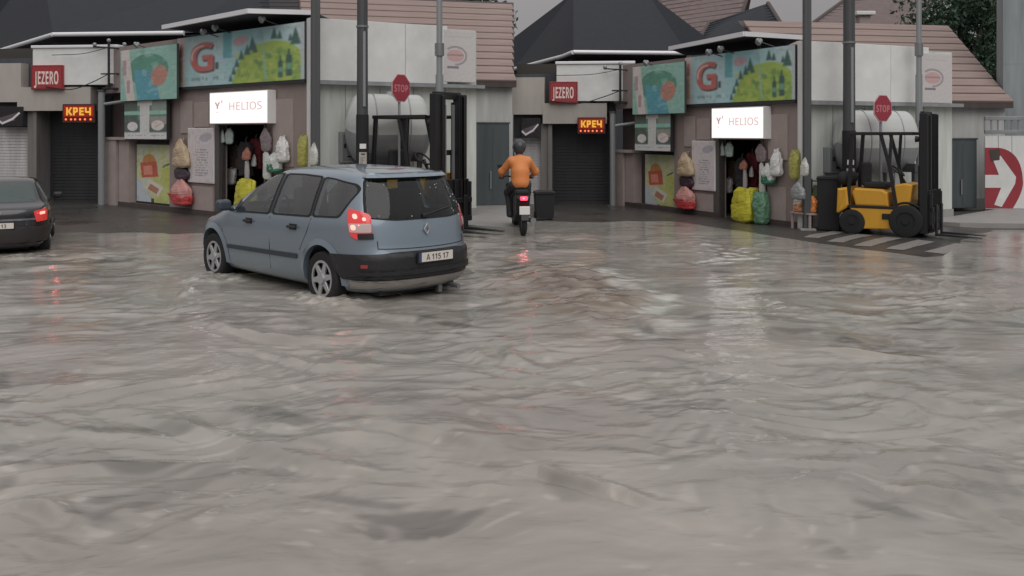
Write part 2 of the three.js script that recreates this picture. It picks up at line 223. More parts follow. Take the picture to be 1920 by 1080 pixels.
class CarSkin { // local axes: x forward from the rear axle, y up from the road, z to the driver's right
  constructor(p) { Object.assign(this, p); this.cache = new Map(); }
  dims(y) { const xf = interp(this.front, y), xr = interp(this.rear, y); return { c: (xf + xr) / 2, a: (xf - xr) / 2, w: interp(this.half, y) }; }
  sideZ(x, y) { const { c, a, w } = this.dims(y); const q = Math.min(0.9999, Math.abs((x - c) / a)); return w * Math.pow(1 - Math.pow(q, this.n), 1 / this.m); }
  rearX(z, y) { const { c, a, w } = this.dims(y); const q = Math.min(0.9999, Math.abs(z / w)); return c - a * Math.pow(1 - Math.pow(q, this.m), 1 / this.n); }
  frontX(z, y) { const { c, a, w } = this.dims(y); const q = Math.min(0.9999, Math.abs(z / w)); return c + a * Math.pow(1 - Math.pow(q, this.m), 1 / this.n); }
  loop(y, K = 120) { const { c, a, w } = this.dims(y), o = []; for (let i = 0; i < K; i++) { const f = i / K * Math.PI * 2, cs = Math.cos(f), sn = Math.sin(f); o.push([c - a * Math.sign(cs) * Math.pow(Math.abs(cs), 2 / this.n), y, w * Math.sign(sn) * Math.pow(Math.abs(sn), 2 / this.m)]); } return o; }
  table(y) { // half outline from the rear centre forwards along the right side, with lengths
    const key = Math.round(y * 500); if (this.cache.has(key)) return this.cache.get(key);
    const { c, a, w } = this.dims(y), t = []; let s = 0, px = 0, pz = 0;
    for (let i = 0; i <= 160; i++) { const f = i / 160 * Math.PI * 0.9, cs = Math.cos(f), x = c - a * Math.sign(cs) * Math.pow(Math.abs(cs), 2 / this.n), z = w * Math.pow(Math.abs(Math.sin(f)), 2 / this.m); if (i) s += Math.hypot(x - px, z - pz); t.push([s, x, z]); px = x; pz = z; }
    this.cache.set(key, t); return t;
  }
  wrap(s, y, off = 0) { // point at outline length s (sign picks the side) from the rear centre
    const t = this.table(y), S = Math.abs(s); let i = 0; while (i < t.length - 2 && t[i + 1][0] < S) i++;
    const k = Math.min(1, (S - t[i][0]) / Math.max(1e-6, t[i + 1][0] - t[i][0])), x = lerp(t[i][1], t[i + 1][1], k), z = lerp(t[i][2], t[i + 1][2], k);
    let nx = -(t[i + 1][2] - t[i][2]), nz = t[i + 1][1] - t[i][1]; const L = Math.hypot(nx, nz) || 1; nx /= L; nz /= L;
    return [x + nx * off, y, (z + nz * off) * (s < 0 ? -1 : 1)];
  }
  body() {
    const ys = this.rows, K = 120, P = [], U = [], I = [];
    const put = p => { P.push(...p); U.push(p[0], p[1]); return P.length / 3 - 1; };
    const rings = ys.map(y => this.loop(y, K).map(p => put([p[0], p[1] + this.crown(p[0], p[1], p[2]), p[2]])));
    for (let j = 0; j < rings.length - 1; j++) for (let i = 0; i < K; i++) { const a = rings[j][i], b = rings[j][(i + 1) % K], c = rings[j + 1][(i + 1) % K], d = rings[j + 1][i]; I.push(a, b, c, a, c, d); }
    for (const [r, up] of [[rings[0], false], [rings.at(-1), true]]) { const y = up ? ys.at(-1) : ys[0], { c } = this.dims(y), m = put([c, y + (up ? 0.012 : 0), 0]); for (let i = 0; i < K; i++) up ? I.push(r[i], r[(i + 1) % K], m) : I.push(r[(i + 1) % K], r[i], m); }
    const g = new THREE.BufferGeometry(); g.setAttribute('position', new THREE.Float32BufferAttribute(P, 3)); g.setAttribute('uv', new THREE.Float32BufferAttribute(U, 2)); g.setIndex(I); g.computeVertexNormals(); return g;
  }
  crown() { return 0; }
  patch(pts, map, off, back = 0.012, fine = 0.06, hole) { // sheet over the skin inside the outline pts (in map's plane) with turned-down edges
    const shp = shapeOf(pts); if (hole) shp.holes.push(new THREE.Path(hole.map(p => new THREE.Vector2(...p)))); let tri = new TessellateModifier(fine, 7).modify(new THREE.ShapeGeometry(shp));
    tri = tri.index ? tri.toNonIndexed() : tri; const q = tri.attributes.position, P = [], U = [];
    for (let i = 0; i < q.count; i++) { const p = map(q.getX(i), q.getY(i), off); P.push(...p); U.push(q.getX(i), q.getY(i)); }
    const dense = []; pts.forEach((a, i) => { const b = pts[(i + 1) % pts.length], n = Math.max(1, Math.ceil(Math.hypot(b[0] - a[0], b[1] - a[1]) / fine)); for (let k = 0; k < n; k++) dense.push([lerp(a[0], b[0], k / n), lerp(a[1], b[1], k / n)]); });
    dense.forEach((a, i) => { const b = dense[(i + 1) % dense.length], A = map(...a, off), B = map(...b, off), C = map(...b, -back), D = map(...a, -back); for (const p of [A, B, C, A, C, D]) { P.push(...p); U.push(p[0], p[1]); } });
    const g = new THREE.BufferGeometry(); g.setAttribute('position', new THREE.Float32BufferAttribute(P, 3)); g.setAttribute('uv', new THREE.Float32BufferAttribute(U, 2)); g.computeVertexNormals(); return g.index ? g : smoothPatch(g);
  }
  onSide(sgn) { return (x, y, off) => [x, y, sgn * (this.sideZ(x, y) + off)]; }
  onRear() { return (z, y, off) => [this.rearX(z, y) - off, y, z]; }
  onFront() { return (z, y, off) => [this.frontX(z, y) + off * 0.7, y + off * 0.7, z]; }
  onWrap() { return (s, y, off) => this.wrap(s, y, off); }
}
const smoothPatch = g => toCreasedNormals(g, 0.6);
const roundPoly = (pts, r) => { const o = [], n = pts.length; for (let i = 0; i < n; i++) { const a = pts[(i + n - 1) % n], b = pts[i], c = pts[(i + 1) % n]; const u = (p, q) => { const L = Math.hypot(q[0] - p[0], q[1] - p[1]), k = Math.min(r, L * 0.45) / L; return [p[0] + (q[0] - p[0]) * k, p[1] + (q[1] - p[1]) * k]; }; const s = u(b, a), e = u(b, c); for (let k = 0; k <= 4; k++) { const t = k / 4; o.push([lerp(lerp(s[0], b[0], t), lerp(b[0], e[0], t), t), lerp(lerp(s[1], b[1], t), lerp(b[1], e[1], t), t)]); } } return o; };
function cutBody(geo, cutters, material) {
  const ev = new Evaluator(); ev.attributes = ['position', 'normal', 'uv']; ev.useGroups = false; let a = new Brush(geo, material);
  for (const c of cutters) { const b = new Brush(c, material); a.updateMatrixWorld(); b.updateMatrixWorld(); a = ev.evaluate(a, b, SUBTRACTION); }
  return a.geometry;
}
function addWheels(t, sk, xs, r, track, hubMat, spokes) {
  for (const [x, fr] of xs) for (const sg of [-1, 1]) {
    const w = new THREE.Group(); w.name = 'wheel'; t.add(w); w.position.set(x, r, sg * track); if (sg < 0) w.rotation.y = Math.PI;
    const prof = [[r * 0.64, -0.09], [r * 0.9, -0.1], [r * 0.985, -0.085], [r, -0.05], [r, 0.05], [r * 0.985, 0.085], [r * 0.9, 0.1], [r * 0.66, 0.085]];
    obj('tyre', new THREE.LatheGeometry(prof.map(p => new THREE.Vector2(...p)), 48).rotateX(Math.PI / 2), M.rubber, w);
    const sp = []; sp.push(ring(r * 0.58, r * 0.67, 0.07, 0.09), new THREE.CylinderGeometry(r * 0.2, r * 0.24, 0.05, 24).rotateX(Math.PI / 2).translate(0, 0, 0.085));
    for (let k = 0; k < spokes; k++) { const a = k / spokes * Math.PI * 2 + 0.2; const g = ext([[r * 0.12, -r * 0.13], [r * 0.6, -r * 0.085], [r * 0.6, r * 0.085], [r * 0.12, r * 0.13]], 0.06, 0.088, 0.006); g.rotateZ(a); sp.push(g); }
    obj('hubcap', sp, hubMat, w);
    obj('brake_disc', new THREE.CylinderGeometry(r * 0.58, r * 0.58, 0.03, 28).rotateX(Math.PI / 2).translate(0, 0, 0.02), M.blackRough, w);
  }
}
const plateTex = txt => canvasTex(512, 112, (g, w, h) => { g.fillStyle = '#d9d3cb'; g.fillRect(0, 0, w, h); g.fillStyle = '#3a4a78'; g.fillRect(0, 0, 44, h); g.strokeStyle = '#2a2a2a'; g.lineWidth = 8; g.strokeRect(4, 4, w - 8, h - 8); g.fillStyle = '#3b3734'; g.font = 'bold 84px sans-serif'; g.textAlign = 'center'; g.textBaseline = 'middle'; g.fillText(txt, w / 2 + 20, h / 2 + 4, w - 90); });
const glassMat = new THREE.MeshPhysicalMaterial({ color: col(0.022, 0.03, 0.031), roughness: 0.06, ior: 1.6, side: THREE.DoubleSide });
const paneMat = new THREE.MeshPhysicalMaterial({ color: col(0.40, 0.47, 0.45), transmission: 1, thickness: 0, roughness: 0.03, ior: 1.52, side: THREE.DoubleSide }), panePale = new THREE.MeshPhysicalMaterial({ color: col(0.55, 0.62, 0.62), transmission: 1, thickness: 0, roughness: 0.03, ior: 2.1, side: THREE.DoubleSide });
const sideGlass = new THREE.MeshPhysicalMaterial({ color: col(0.13, 0.145, 0.15), roughness: 0.08, ior: 1.7, side: THREE.DoubleSide });
const tailRed = new THREE.MeshPhysicalMaterial({ color: col(0.5, 0.03, 0.035), roughness: 0.15, clearcoat: 1, emissive: col(1, 0.08, 0.07), emissiveIntensity: 0.22, side: THREE.DoubleSide });
const tailDim = new THREE.MeshPhysicalMaterial({ color: col(0.5, 0.06, 0.07), roughness: 0.15, clearcoat: 1, side: THREE.DoubleSide });
const lampGlow = new THREE.MeshStandardMaterial({ color: col(1, 0.5, 0.45), emissive: col(1, 0.45, 0.35), emissiveIntensity: 0.8, side: THREE.DoubleSide });
const clearLens = new THREE.MeshPhysicalMaterial({ color: col(0.55, 0.47, 0.45), roughness: 0.12, clearcoat: 1, side: THREE.DoubleSide });
const gapMat = mat([0.012, 0.014, 0.016], 0.8);
function drops(sk, map, region, n, seed, parent) { const R = rng(seed), gs = []; for (let i = 0; i < n; i++) { const p = map(lerp(region[0], region[1], R()), lerp(region[2], region[3], R()), 0.008), s = new THREE.SphereGeometry(0.005 + 0.006 * R(), 6, 5); s.translate(...p); gs.push(s); } const o = obj('raindrops', gs, M.chrome, parent); o.userData.kind = 'stuff'; return o; }

{ // ------------- the blue minivan
  const fwd = new THREE.Vector2(-0.695, -0.719), rl = ground(617, 556);
  const t = thing('minivan', 'grey blue minivan with lit tail lights driving through the flood', 'car', [rl[0] + 0.719 * 0.89, -0.11, rl[2] - 0.695 * 0.89], 0); t.scale.setScalar(1.14);
  t.rotation.y = Math.atan2(-fwd.y, fwd.x);
  const sk = new CarSkin({
    n: 9, m: 2.5, rows: [0.2, 0.23, 0.28, 0.34, 0.42, 0.5, 0.58, 0.64, 0.70, 0.76, 0.81, 0.86, 0.9, 0.94, 0.98, 1.02, 1.06, 1.1, 1.15, 1.2, 1.25, 1.3, 1.35, 1.4, 1.44, 1.48, 1.51, 1.54, 1.565, 1.585, 1.6, 1.61, 1.618, 1.624],
    front: [[0.2, 3.38], [0.3, 3.52], [0.5, 3.56], [0.68, 3.5], [0.8, 3.36], [0.9, 3.08], [0.98, 2.82], [1.04, 2.62], [1.2, 2.3], [1.35, 1.98], [1.5, 1.58], [1.56, 1.35], [1.6, 1.1], [1.624, 0.72]],
    rear: [[0.2, -0.78], [0.28, -0.88], [0.4, -0.93], [0.6, -0.93], [0.66, -0.9], [0.85, -0.86], [1.05, -0.81], [1.2, -0.75], [1.4, -0.65], [1.5, -0.59], [1.545, -0.53], [1.58, -0.3], [1.605, 0.0], [1.624, 0.4]],
    half: [[0.2, 0.80], [0.28, 0.86], [0.5, 0.895], [0.72, 0.905], [0.95, 0.89], [1.05, 0.865], [1.25, 0.795], [1.45, 0.71], [1.53, 0.66], [1.58, 0.57], [1.605, 0.45], [1.624, 0.22]],
  });
  const paint = new THREE.MeshPhysicalMaterial({ color: col(0.21, 0.265, 0.315), metalness: 0.4, roughness: 0.34, clearcoat: 1, clearcoatRoughness: 0.06, side: THREE.DoubleSide });
  const cut = []; for (const x of [0, 2.74]) for (const sg of [-1, 1]) cut.push(new THREE.CylinderGeometry(0.385, 0.385, 0.5, 40).rotateX(Math.PI / 2).translate(x, 0.345, sg * 0.82));
  const W = {
    quarter_window: [[0.20, 1.05], [-0.30, 1.07], [-0.47, 1.36], [-0.40, 1.425], [0.0, 1.475], [0.20, 1.485]], rear_door_window: [[0.29, 1.045], [1.13, 1.025], [1.08, 1.50], [0.7, 1.505], [0.29, 1.49]],
    front_door_window: [[1.25, 1.02], [2.08, 1.0], [1.98, 1.10], [1.60, 1.43], [1.42, 1.49], [1.20, 1.505]], vent_window: [[2.15, 1.0], [2.5, 1.02], [2.30, 1.16], [2.08, 1.12]],
  };
  const rearGlass = roundPoly([[-0.76, 1.07], [-0.4, 1.035], [0.4, 1.035], [0.76, 1.07], [0.73, 1.25], [0.645, 1.49], [-0.645, 1.49], [-0.73, 1.25]].map(q => [q[0] * 0.95, q[1]]), 0.06), frontGlass = roundPoly([[-0.68, 1.08], [0.68, 1.08], [0.56, 1.49], [-0.56, 1.49]], 0.06);
  const inner = new CarSkin({ n: 9, m: 2.5, rows: [0.5, 0.6, 0.75, 0.9, 1.0, 1.1, 1.2, 1.3, 1.4, 1.48, 1.53, 1.56, 1.575], front: sk.front.map(([y, v]) => [y, Math.min(v - 0.09, 2.55)]), rear: sk.rear.map(([y, v]) => [y, v + 0.07]), half: sk.half.map(([y, v]) => [y, v - 0.055]) });
  cut.push(inner.body());
  for (const p of Object.values(W)) cut.push(ext(roundPoly(p, 0.05), -1.3, 1.3, 0));
  cut.push(ext(rearGlass.map(p => [p[0] * 0.98, p[1]]), 0, 0.95, 0).rotateY(-Math.PI / 2).translate(-0.25, 0, 0), ext(frontGlass.map(p => [p[0], p[1]]), 0, 1.7, 0).rotateY(Math.PI / 2).translate(1.2, 0, 0));
  const body = obj('body', cutBody(sk.body(), cut, paint), paint, t);
  obj('cabin_lining', [bx(-0.6, 2.4, 0.52, 0.56, -0.7, 0.7), bxr(2.05, 2.5, 0.72, 1.02, -0.68, 0.68, 0.06)], M.blackRough, t);
  for (const [x, zs] of [[1.25, [-0.36, 0.36]], [0.3, [-0.45, 0, 0.45]]]) for (const z of zs) { const st = obj('seat', [rbox(0.5, 0.16, 0.46, 0.05, x + 0.12, 0.76, z), rbox(0.15, 0.62, 0.46, 0.06, x - 0.16, 1.02, z)], mat([0.06, 0.062, 0.065], 0.9), t); obj('headrest', rbox(0.09, 0.17, 0.26, 0.04, x - 0.19, 1.40, z), mat([0.06, 0.062, 0.065], 0.9), st); }
  obj('steering_wheel', new THREE.TorusGeometry(0.18, 0.016, 8, 28).rotateY(Math.PI / 2).rotateZ(0.4).translate(1.95, 1.03, -0.36), M.black, t);
  obj('underbody', bx(-0.7, 3.2, 0.16, 0.32, -0.55, 0.55), M.blackRough, t);
  for (const x of [0, 2.74]) for (const sg of [-1, 1]) { // wheel arch lips
    const gs = []; for (let k = 0; k < 20; k++) { const a0 = lerp(-0.18, Math.PI + 0.18, k / 20), a1 = lerp(-0.18, Math.PI + 0.18, (k + 1) / 20), pt = (a, r, o) => { const X = x + Math.cos(a) * r, Y = 0.345 + Math.sin(a) * r; return [X, Y, sg * (sk.sideZ(X, Math.max(0.2, Y)) + o)]; }; gs.push([pt(a0, 0.375, 0.022), pt(a1, 0.375, 0.022), pt(a1, 0.45, 0.004), pt(a0, 0.45, 0.004)], [pt(a0, 0.375, 0.022), pt(a1, 0.375, 0.022), pt(a1, 0.375, -0.05), pt(a0, 0.375, -0.05)]); }
    obj('wheel_arch', toCreasedNormals(quadGeo(gs), 0.8), paint, t);
  }
  addWheels(t, sk, [[0, 0], [2.74, 1]], 0.32, 0.795, mat([0.5, 0.51, 0.52], 0.3, 0.6), 6);
  for (const sg of [-1, 1]) for (const [n, p] of Object.entries(W)) { const w = obj(n, sk.patch(roundPoly(p, 0.05), sk.onSide(sg), 0.004), panePale, t); const c = p.reduce((a, q) => [a[0] + q[0] / p.length, a[1] + q[1] / p.length], [0, 0]); obj('window_seal', sk.patch(roundPoly(p.map(q => [c[0] + (q[0] - c[0]) * 1.05 + Math.sign(q[0] - c[0]) * 0.012, c[1] + (q[1] - c[1]) * 1.03 + Math.sign(q[1] - c[1]) * 0.014]), 0.06), sk.onSide(sg), 0.006, 0.01, 0.06, roundPoly(p, 0.05)), gapMat, w); }
  for (const sg of [-1, 1]) for (const p of [[[1.13, 1.02], [1.25, 1.015], [1.2, 1.51], [1.08, 1.51]], [[0.2, 1.045], [0.29, 1.04], [0.29, 1.495], [0.2, 1.49]], [[2.08, 1.0], [2.15, 1.0], [2.08, 1.125], [1.98, 1.11]]]) obj('pillar_trim', sk.patch(p, sk.onSide(sg), 0.003), mat([0.03, 0.036, 0.04], 0.4), t);
  obj('windscreen', sk.patch(frontGlass, sk.onFront(), 0.006), paneMat, t);
  const rw = obj('rear_window', sk.patch(rearGlass, sk.onWrap(), 0.007), paneMat, t);
  obj('window_seal', sk.patch(rearGlass.map(q => [q[0] * 1.05, 1.26 + (q[1] - 1.26) * 1.06]), sk.onWrap(), 0.006, 0.01, 0.06, rearGlass.map(q => [q[0] * 0.97, 1.26 + (q[1] - 1.26) * 0.96])), gapMat, rw);
  drops(sk, sk.onRear(), [0.2, 0.66, 1.08, 1.45], 14, 5, rw); drops(sk, sk.onRear(), [-0.6, 0.2, 1.06, 1.45], 6, 6, rw);
  obj('wiper', [rod([sk.rearX(0, 1.07) - 0.03, 1.07, 0.02], [sk.rearX(0.42, 1.14) - 0.03, 1.14, 0.42], 0.012), rbox(0.05, 0.05, 0.07, 0.015, sk.rearX(0, 1.06) - 0.02, 1.06, 0)], M.black, rw);
  obj('roof_spoiler', sk.patch(roundPoly([[-0.62, 1.505], [0.62, 1.505], [0.55, 1.56], [-0.55, 1.56]], 0.03), (z, y, o) => [sk.rearX(z, Math.min(y, 1.545)) - o - (o > 0 ? 0.05 : 0), y + (o > 0 ? 0.004 : 0), z], 0.02), paint, t);
  for (const sg of [-1, 1]) { // tail lamps wrap the corner
    const outline = [[0.68, 1.10], [0.76, 1.13], [0.90, 1.165], [0.945, 1.155], [0.965, 1.0], [0.96, 0.87], [0.88, 0.82], [0.70, 0.83], [0.69, 0.94]].map(p => [p[0] * 1.0, p[1]]);
    const lit = sg < 0;
    const lamp = obj('tail_light', sk.patch(roundPoly(outline.map(p => [sg * p[0], p[1]]), 0.03), sk.onWrap(), 0.014), lit ? tailRed : tailDim, t);
    obj('reversing_lens', sk.patch(roundPoly([[0.70, 0.90], [0.955, 0.90], [0.955, 1.0], [0.69, 1.0]].map(p => [sg * p[0], p[1]]), 0.025), sk.onWrap(), 0.019), clearLens, lamp);
    obj('lamp_base', sk.patch(roundPoly([[0.68, 0.825], [0.86, 0.82], [0.86, 0.885], [0.68, 0.89]].map(p => [sg * p[0], p[1]]), 0.01), sk.onWrap(), 0.018), M.black, lamp);
    if (lit) for (const [s, y, r] of [[0.86, 1.08, 0.028], [0.76, 1.05, 0.02], [0.90, 0.955, 0.03]]) obj('bulb', sk.patch(roundPoly([[-s - r, y - r], [-s + r, y - r], [-s + r, y + r], [-s - r, y + r]], r), sk.onWrap(), 0.022, 0.0, 0.02), lampGlow, lamp);
    const fo = [[1.0, 0]]; void fo;
    obj('headlight', sk.patch(roundPoly([[0.45, 0.72], [0.72, 0.70], [0.80, 0.80], [0.72, 0.86], [0.48, 0.80]].map(p => [sg * p[0], p[1]]), 0.03), sk.onFront(), 0.006), clearLens, t);
    for (const x of [0.62, 1.72]) obj('door_handle', [rbox(0.20, 0.035, 0.03, 0.014, x, 0.885, sg * (sk.sideZ(x, 0.885) + 0.028)), rbox(0.16, 0.075, 0.012, 0.006, x, 0.885, sg * (sk.sideZ(x, 0.885) + 0.003))], M.black, t);
    obj('side_moulding', sk.patch(roundPoly([[0.52, 0.505], [2.30, 0.48], [2.32, 0.53], [0.52, 0.565]], 0.015), sk.onSide(sg), 0.016), mat([0.035, 0.045, 0.06], 0.5), t);
    const mz = sg * (sk.sideZ(2.3, 1.0) + 0.12); obj('wing_mirror', [rbox(0.13, 0.15, 0.2, 0.05, 2.28, 1.06, mz), rod([2.3, 1.0, sg * 0.82], [2.29, 1.03, mz], 0.03)], mat([0.045, 0.06, 0.08], 0.35), t);
    // shut lines of the doors: thin dark seams
    for (const [n, line] of [['front_door_seam', [[1.19, 0.98], [1.18, 0.6], [1.2, 0.32]]], ['rear_door_seam', [[0.24, 1.02], [0.30, 0.86], [0.46, 0.62]]], ['wing_seam', [[2.42, 0.97], [2.45, 0.7], [2.36, 0.36]]]]) obj(n, new THREE.TubeGeometry(new THREE.CatmullRomCurve3(line.map(([x, y]) => new THREE.Vector3(x, y, sg * (sk.sideZ(x, y) + 0.0005)))), 12, 0.004, 6), gapMat, t);
  }
  const tl = new THREE.PointLight(col(1, 0.12, 0.1), 0.05); tl.position.set(...sk.wrap(-0.86, 1.06, 0.32)); tl.castShadow = true; t.add(tl);
  const bm = mat([0.02, 0.02, 0.022], 0.42, 0, { bumpMap: TX.grain, bumpScale: 0.001 });
  const bumper = obj('rear_bumper', sk.patch(roundPoly([[-1.34, 0.64], [-0.6, 0.655], [-0.45, 0.67], [0.45, 0.67], [0.6, 0.655], [1.34, 0.64], [1.26, 0.48], [1.12, 0.36], [-1.12, 0.36], [-1.26, 0.48]], 0.03), sk.onWrap(), 0.022), bm, t);
  obj('bumper_step', sk.patch(roundPoly([[-0.9, 0.47], [0.9, 0.47], [0.9, 0.41], [-0.9, 0.41]], 0.02), sk.onWrap(), 0.045), bm, bumper);
  for (const sg of [-1, 1]) obj('reflector', sk.patch(roundPoly([[sg * 0.78, 0.50], [sg * 0.86, 0.50], [sg * 0.86, 0.54], [sg * 0.78, 0.54]], 0.01), sk.onWrap(), 0.028), mat([0.35, 0.05, 0.05], 0.2), bumper);
  obj('bumper_lip', sk.patch(roundPoly([[-1.0, 0.352], [1.0, 0.352], [0.96, 0.24], [-0.96, 0.24]], 0.02), sk.onWrap(), 0.012), mat([0.36, 0.33, 0.31], 0.5, 0, { map: TX.stain }), t);
  obj('exhaust_pipe', rod([-0.6, 0.2, 0.45], [-0.92, 0.19, 0.45], 0.03), M.steel, t);
  obj('tow_eye', rbox(0.08, 0.1, 0.06, 0.015, -0.72, 0.16, 0.3), M.steel, t);
  const pl = obj('number_plate', printGeo(0.52, 0.125), mat('#ffffff', 0.4, 0, { map: plateTex('A 115 17') }), t); pl.position.set(sk.rearX(0.05, 0.58) - 0.052, 0.595, 0.05); pl.rotation.y = -Math.PI / 2;
  obj('plate_holder', rbox(0.54, 0.145, 0.03, 0.01, 0, 0, -0.017), M.black, pl);
  { const s = new THREE.Shape([[0, 0.075], [0.05, 0], [0, -0.075], [-0.05, 0]].map(p => new THREE.Vector2(...p))); const h = new THREE.Path([[0, 0.045], [-0.026, 0], [0, -0.045], [0.026, 0]].map(p => new THREE.Vector2(...p))); s.holes.push(h); const e = obj('emblem', ext(s, 0, 0.014, 0.003), M.chrome, t); e.position.set(sk.rearX(0, 0.9) - 0.016, 0.905, 0); e.rotation.y = -Math.PI / 2; }
  obj('hatch_seam', [new THREE.TubeGeometry(new THREE.CatmullRomCurve3(span(-1, 1, 16).map(k => new THREE.Vector3(...sk.wrap(k * 0.64, 0.70 + 0.012 * k * k, 0.001)))), 40, 0.005, 6), new THREE.TubeGeometry(new THREE.CatmullRomCurve3([0.71, 0.76, 0.8].map(y => new THREE.Vector3(...sk.wrap(-0.645, y, 0.001)))), 12, 0.005, 6), new THREE.TubeGeometry(new THREE.CatmullRomCurve3([0.71, 0.76, 0.8].map(y => new THREE.Vector3(...sk.wrap(0.645, y, 0.001)))), 12, 0.005, 6)], gapMat, t);
}
{ // ------------- the dark hatchback leaving the frame on the left
  const fw = new THREE.Vector2(-0.42, -0.907), c = ground(-6, 478);
  const t = thing('dark_hatchback', 'black hatchback with red right tail light at the left edge, seen from behind', 'car', [c[0] + fw.x * 0.82, -0.1, c[2] + fw.y * 0.82], 0);
  t.rotation.y = Math.atan2(-fw.y, fw.x);
  const sk = new CarSkin({
    n: 8, m: 2.6, rows: [0.2, 0.25, 0.32, 0.42, 0.5, 0.58, 0.66, 0.74, 0.8, 0.85, 0.89, 0.92, 0.95, 0.98, 1.02, 1.06, 1.12, 1.18, 1.24, 1.3, 1.35, 1.39, 1.42, 1.44, 1.455, 1.465],
    front: [[0.2, 3.2], [0.3, 3.32], [0.55, 3.36], [0.72, 3.26], [0.84, 2.95], [0.92, 2.5], [0.97, 2.25], [1.1, 1.95], [1.25, 1.6], [1.38, 1.2], [1.43, 0.95], [1.465, 0.6]],
    rear: [[0.2, -0.72], [0.32, -0.8], [0.55, -0.82], [0.7, -0.80], [0.8, -0.80], [0.9, -0.76], [0.95, -0.66], [0.99, -0.5], [1.1, -0.36], [1.25, -0.2], [1.38, -0.03], [1.43, 0.1], [1.465, 0.35]],
    half: [[0.2, 0.78], [0.3, 0.82], [0.6, 0.85], [0.85, 0.845], [0.95, 0.81], [1.1, 0.74], [1.3, 0.63], [1.4, 0.56], [1.44, 0.46], [1.465, 0.2]],
  });
  const paint = new THREE.MeshPhysicalMaterial({ color: col(0.02, 0.021, 0.024), metalness: 0.3, roughness: 0.3, clearcoat: 1, clearcoatRoughness: 0.08, side: THREE.DoubleSide });
  const cut = []; for (const x of [0, 2.5]) for (const sg of [-1, 1]) cut.push(new THREE.CylinderGeometry(0.36, 0.36, 0.46, 36).rotateX(Math.PI / 2).translate(x, 0.32, sg * 0.78));
  obj('body', cutBody(sk.body(), cut, paint), paint, t); addWheels(t, sk, [[0, 0], [2.5, 1]], 0.3, 0.74, M.steel, 7);
  obj('underbody', bx(-0.5, 3, 0.15, 0.3, -0.5, 0.5), M.blackRough, t);
  obj('rear_window', sk.patch(roundPoly([[-0.62, 1.02], [0.62, 1.02], [0.52, 1.36], [-0.52, 1.36]], 0.05), sk.onRear(), 0.006), new THREE.MeshPhysicalMaterial({ color: col(0.05, 0.075, 0.07), roughness: 0.08, ior: 1.6, side: THREE.DoubleSide }), t);
  for (const sg of [-1, 1]) {
    const lamp = obj('tail_light', sk.patch(roundPoly([[sg * 0.60, 0.86], [sg * 0.86, 0.90], [sg * 0.98, 0.86], [sg * 0.98, 0.68], [sg * 0.66, 0.66]], 0.03), sk.onWrap(), 0.012), tailRed, t);
    obj('bulb', sk.patch(roundPoly([[sg * 0.72, 0.79], [sg * 0.86, 0.80], [sg * 0.86, 0.85], [sg * 0.72, 0.845]], 0.02), sk.onWrap(), 0.018, 0, 0.03), lampGlow, lamp);
    obj('side_window', sk.patch(roundPoly([[0.1, 1.0], [1.9, 0.98], [1.3, 1.33], [0.3, 1.36]], 0.05), sk.onSide(sg), 0.004), sideGlass, t);
    obj('wing_mirror', rbox(0.12, 0.13, 0.18, 0.05, 1.85, 1.0, sg * 0.93), M.black, t);
  }
  obj('rear_bumper', sk.patch(roundPoly([[-1.2, 0.60], [1.2, 0.60], [1.2, 0.28], [-1.2, 0.28]], 0.04), sk.onWrap(), 0.03), mat([0.03, 0.026, 0.026], 0.55), t);
  const pl = obj('number_plate', printGeo(0.52, 0.12), mat('#ffffff', 0.4, 0, { map: plateTex('11  13') }), t); pl.position.set(sk.rearX(0, 0.6) - 0.04, 0.62, 0.02); pl.rotation.y = -Math.PI / 2; obj('plate_holder', rbox(0.54, 0.14, 0.03, 0.01, 0, 0, -0.017), M.black, pl);
  obj('emblem', new THREE.CylinderGeometry(0.045, 0.045, 0.015, 24).rotateZ(Math.PI / 2).translate(sk.rearX(0, 0.85) - 0.008, 0.85, 0.02), M.chrome, t);
  obj('trim_strip', sk.patch(roundPoly([[-0.4, 0.70], [0.62, 0.70], [0.62, 0.735], [-0.4, 0.735]], 0.01), sk.onRear(), 0.012), M.steel, t);
  const tl = new THREE.PointLight(col(1, 0.12, 0.1), 0.05); tl.position.set(...sk.wrap(0.8, 0.82, 0.3)); tl.castShadow = true; t.add(tl);
}

// ---------------------------------------------------------------- prints (flat artwork only)
const R0 = rng(77);
const faded = (w, h, draw, c = '#2c2d2e') => canvasTex(w, h, (g, W, H2) => { draw(g, W, H2); const c2 = document.createElement('canvas'); c2.width = W; c2.height = H2; const q = c2.getContext('2d'); q.filter = `blur(${W / 200}px)`; q.drawImage(g.canvas, 0, 0); g.drawImage(c2, 0, 0); for (let i = 0; i < 260; i++) { const s = R0() < 0.5; g.fillStyle = s ? 'rgba(255,255,255,0.05)' : 'rgba(30,28,24,0.06)'; const x = R0() * W, y = R0() * H2; R0() < 0.5 ? g.fillRect(x, y, 1 + R0() * 5, H2 * 0.3 * R0()) : (g.beginPath(), g.ellipse(x, y, W * 0.05 * R0(), H2 * 0.06 * R0(), R0() * 3, 0, 7), g.fill()); } g.globalCompositeOperation = 'screen'; g.fillStyle = c; g.fillRect(0, 0, W, H2); g.globalCompositeOperation = 'source-over'; });
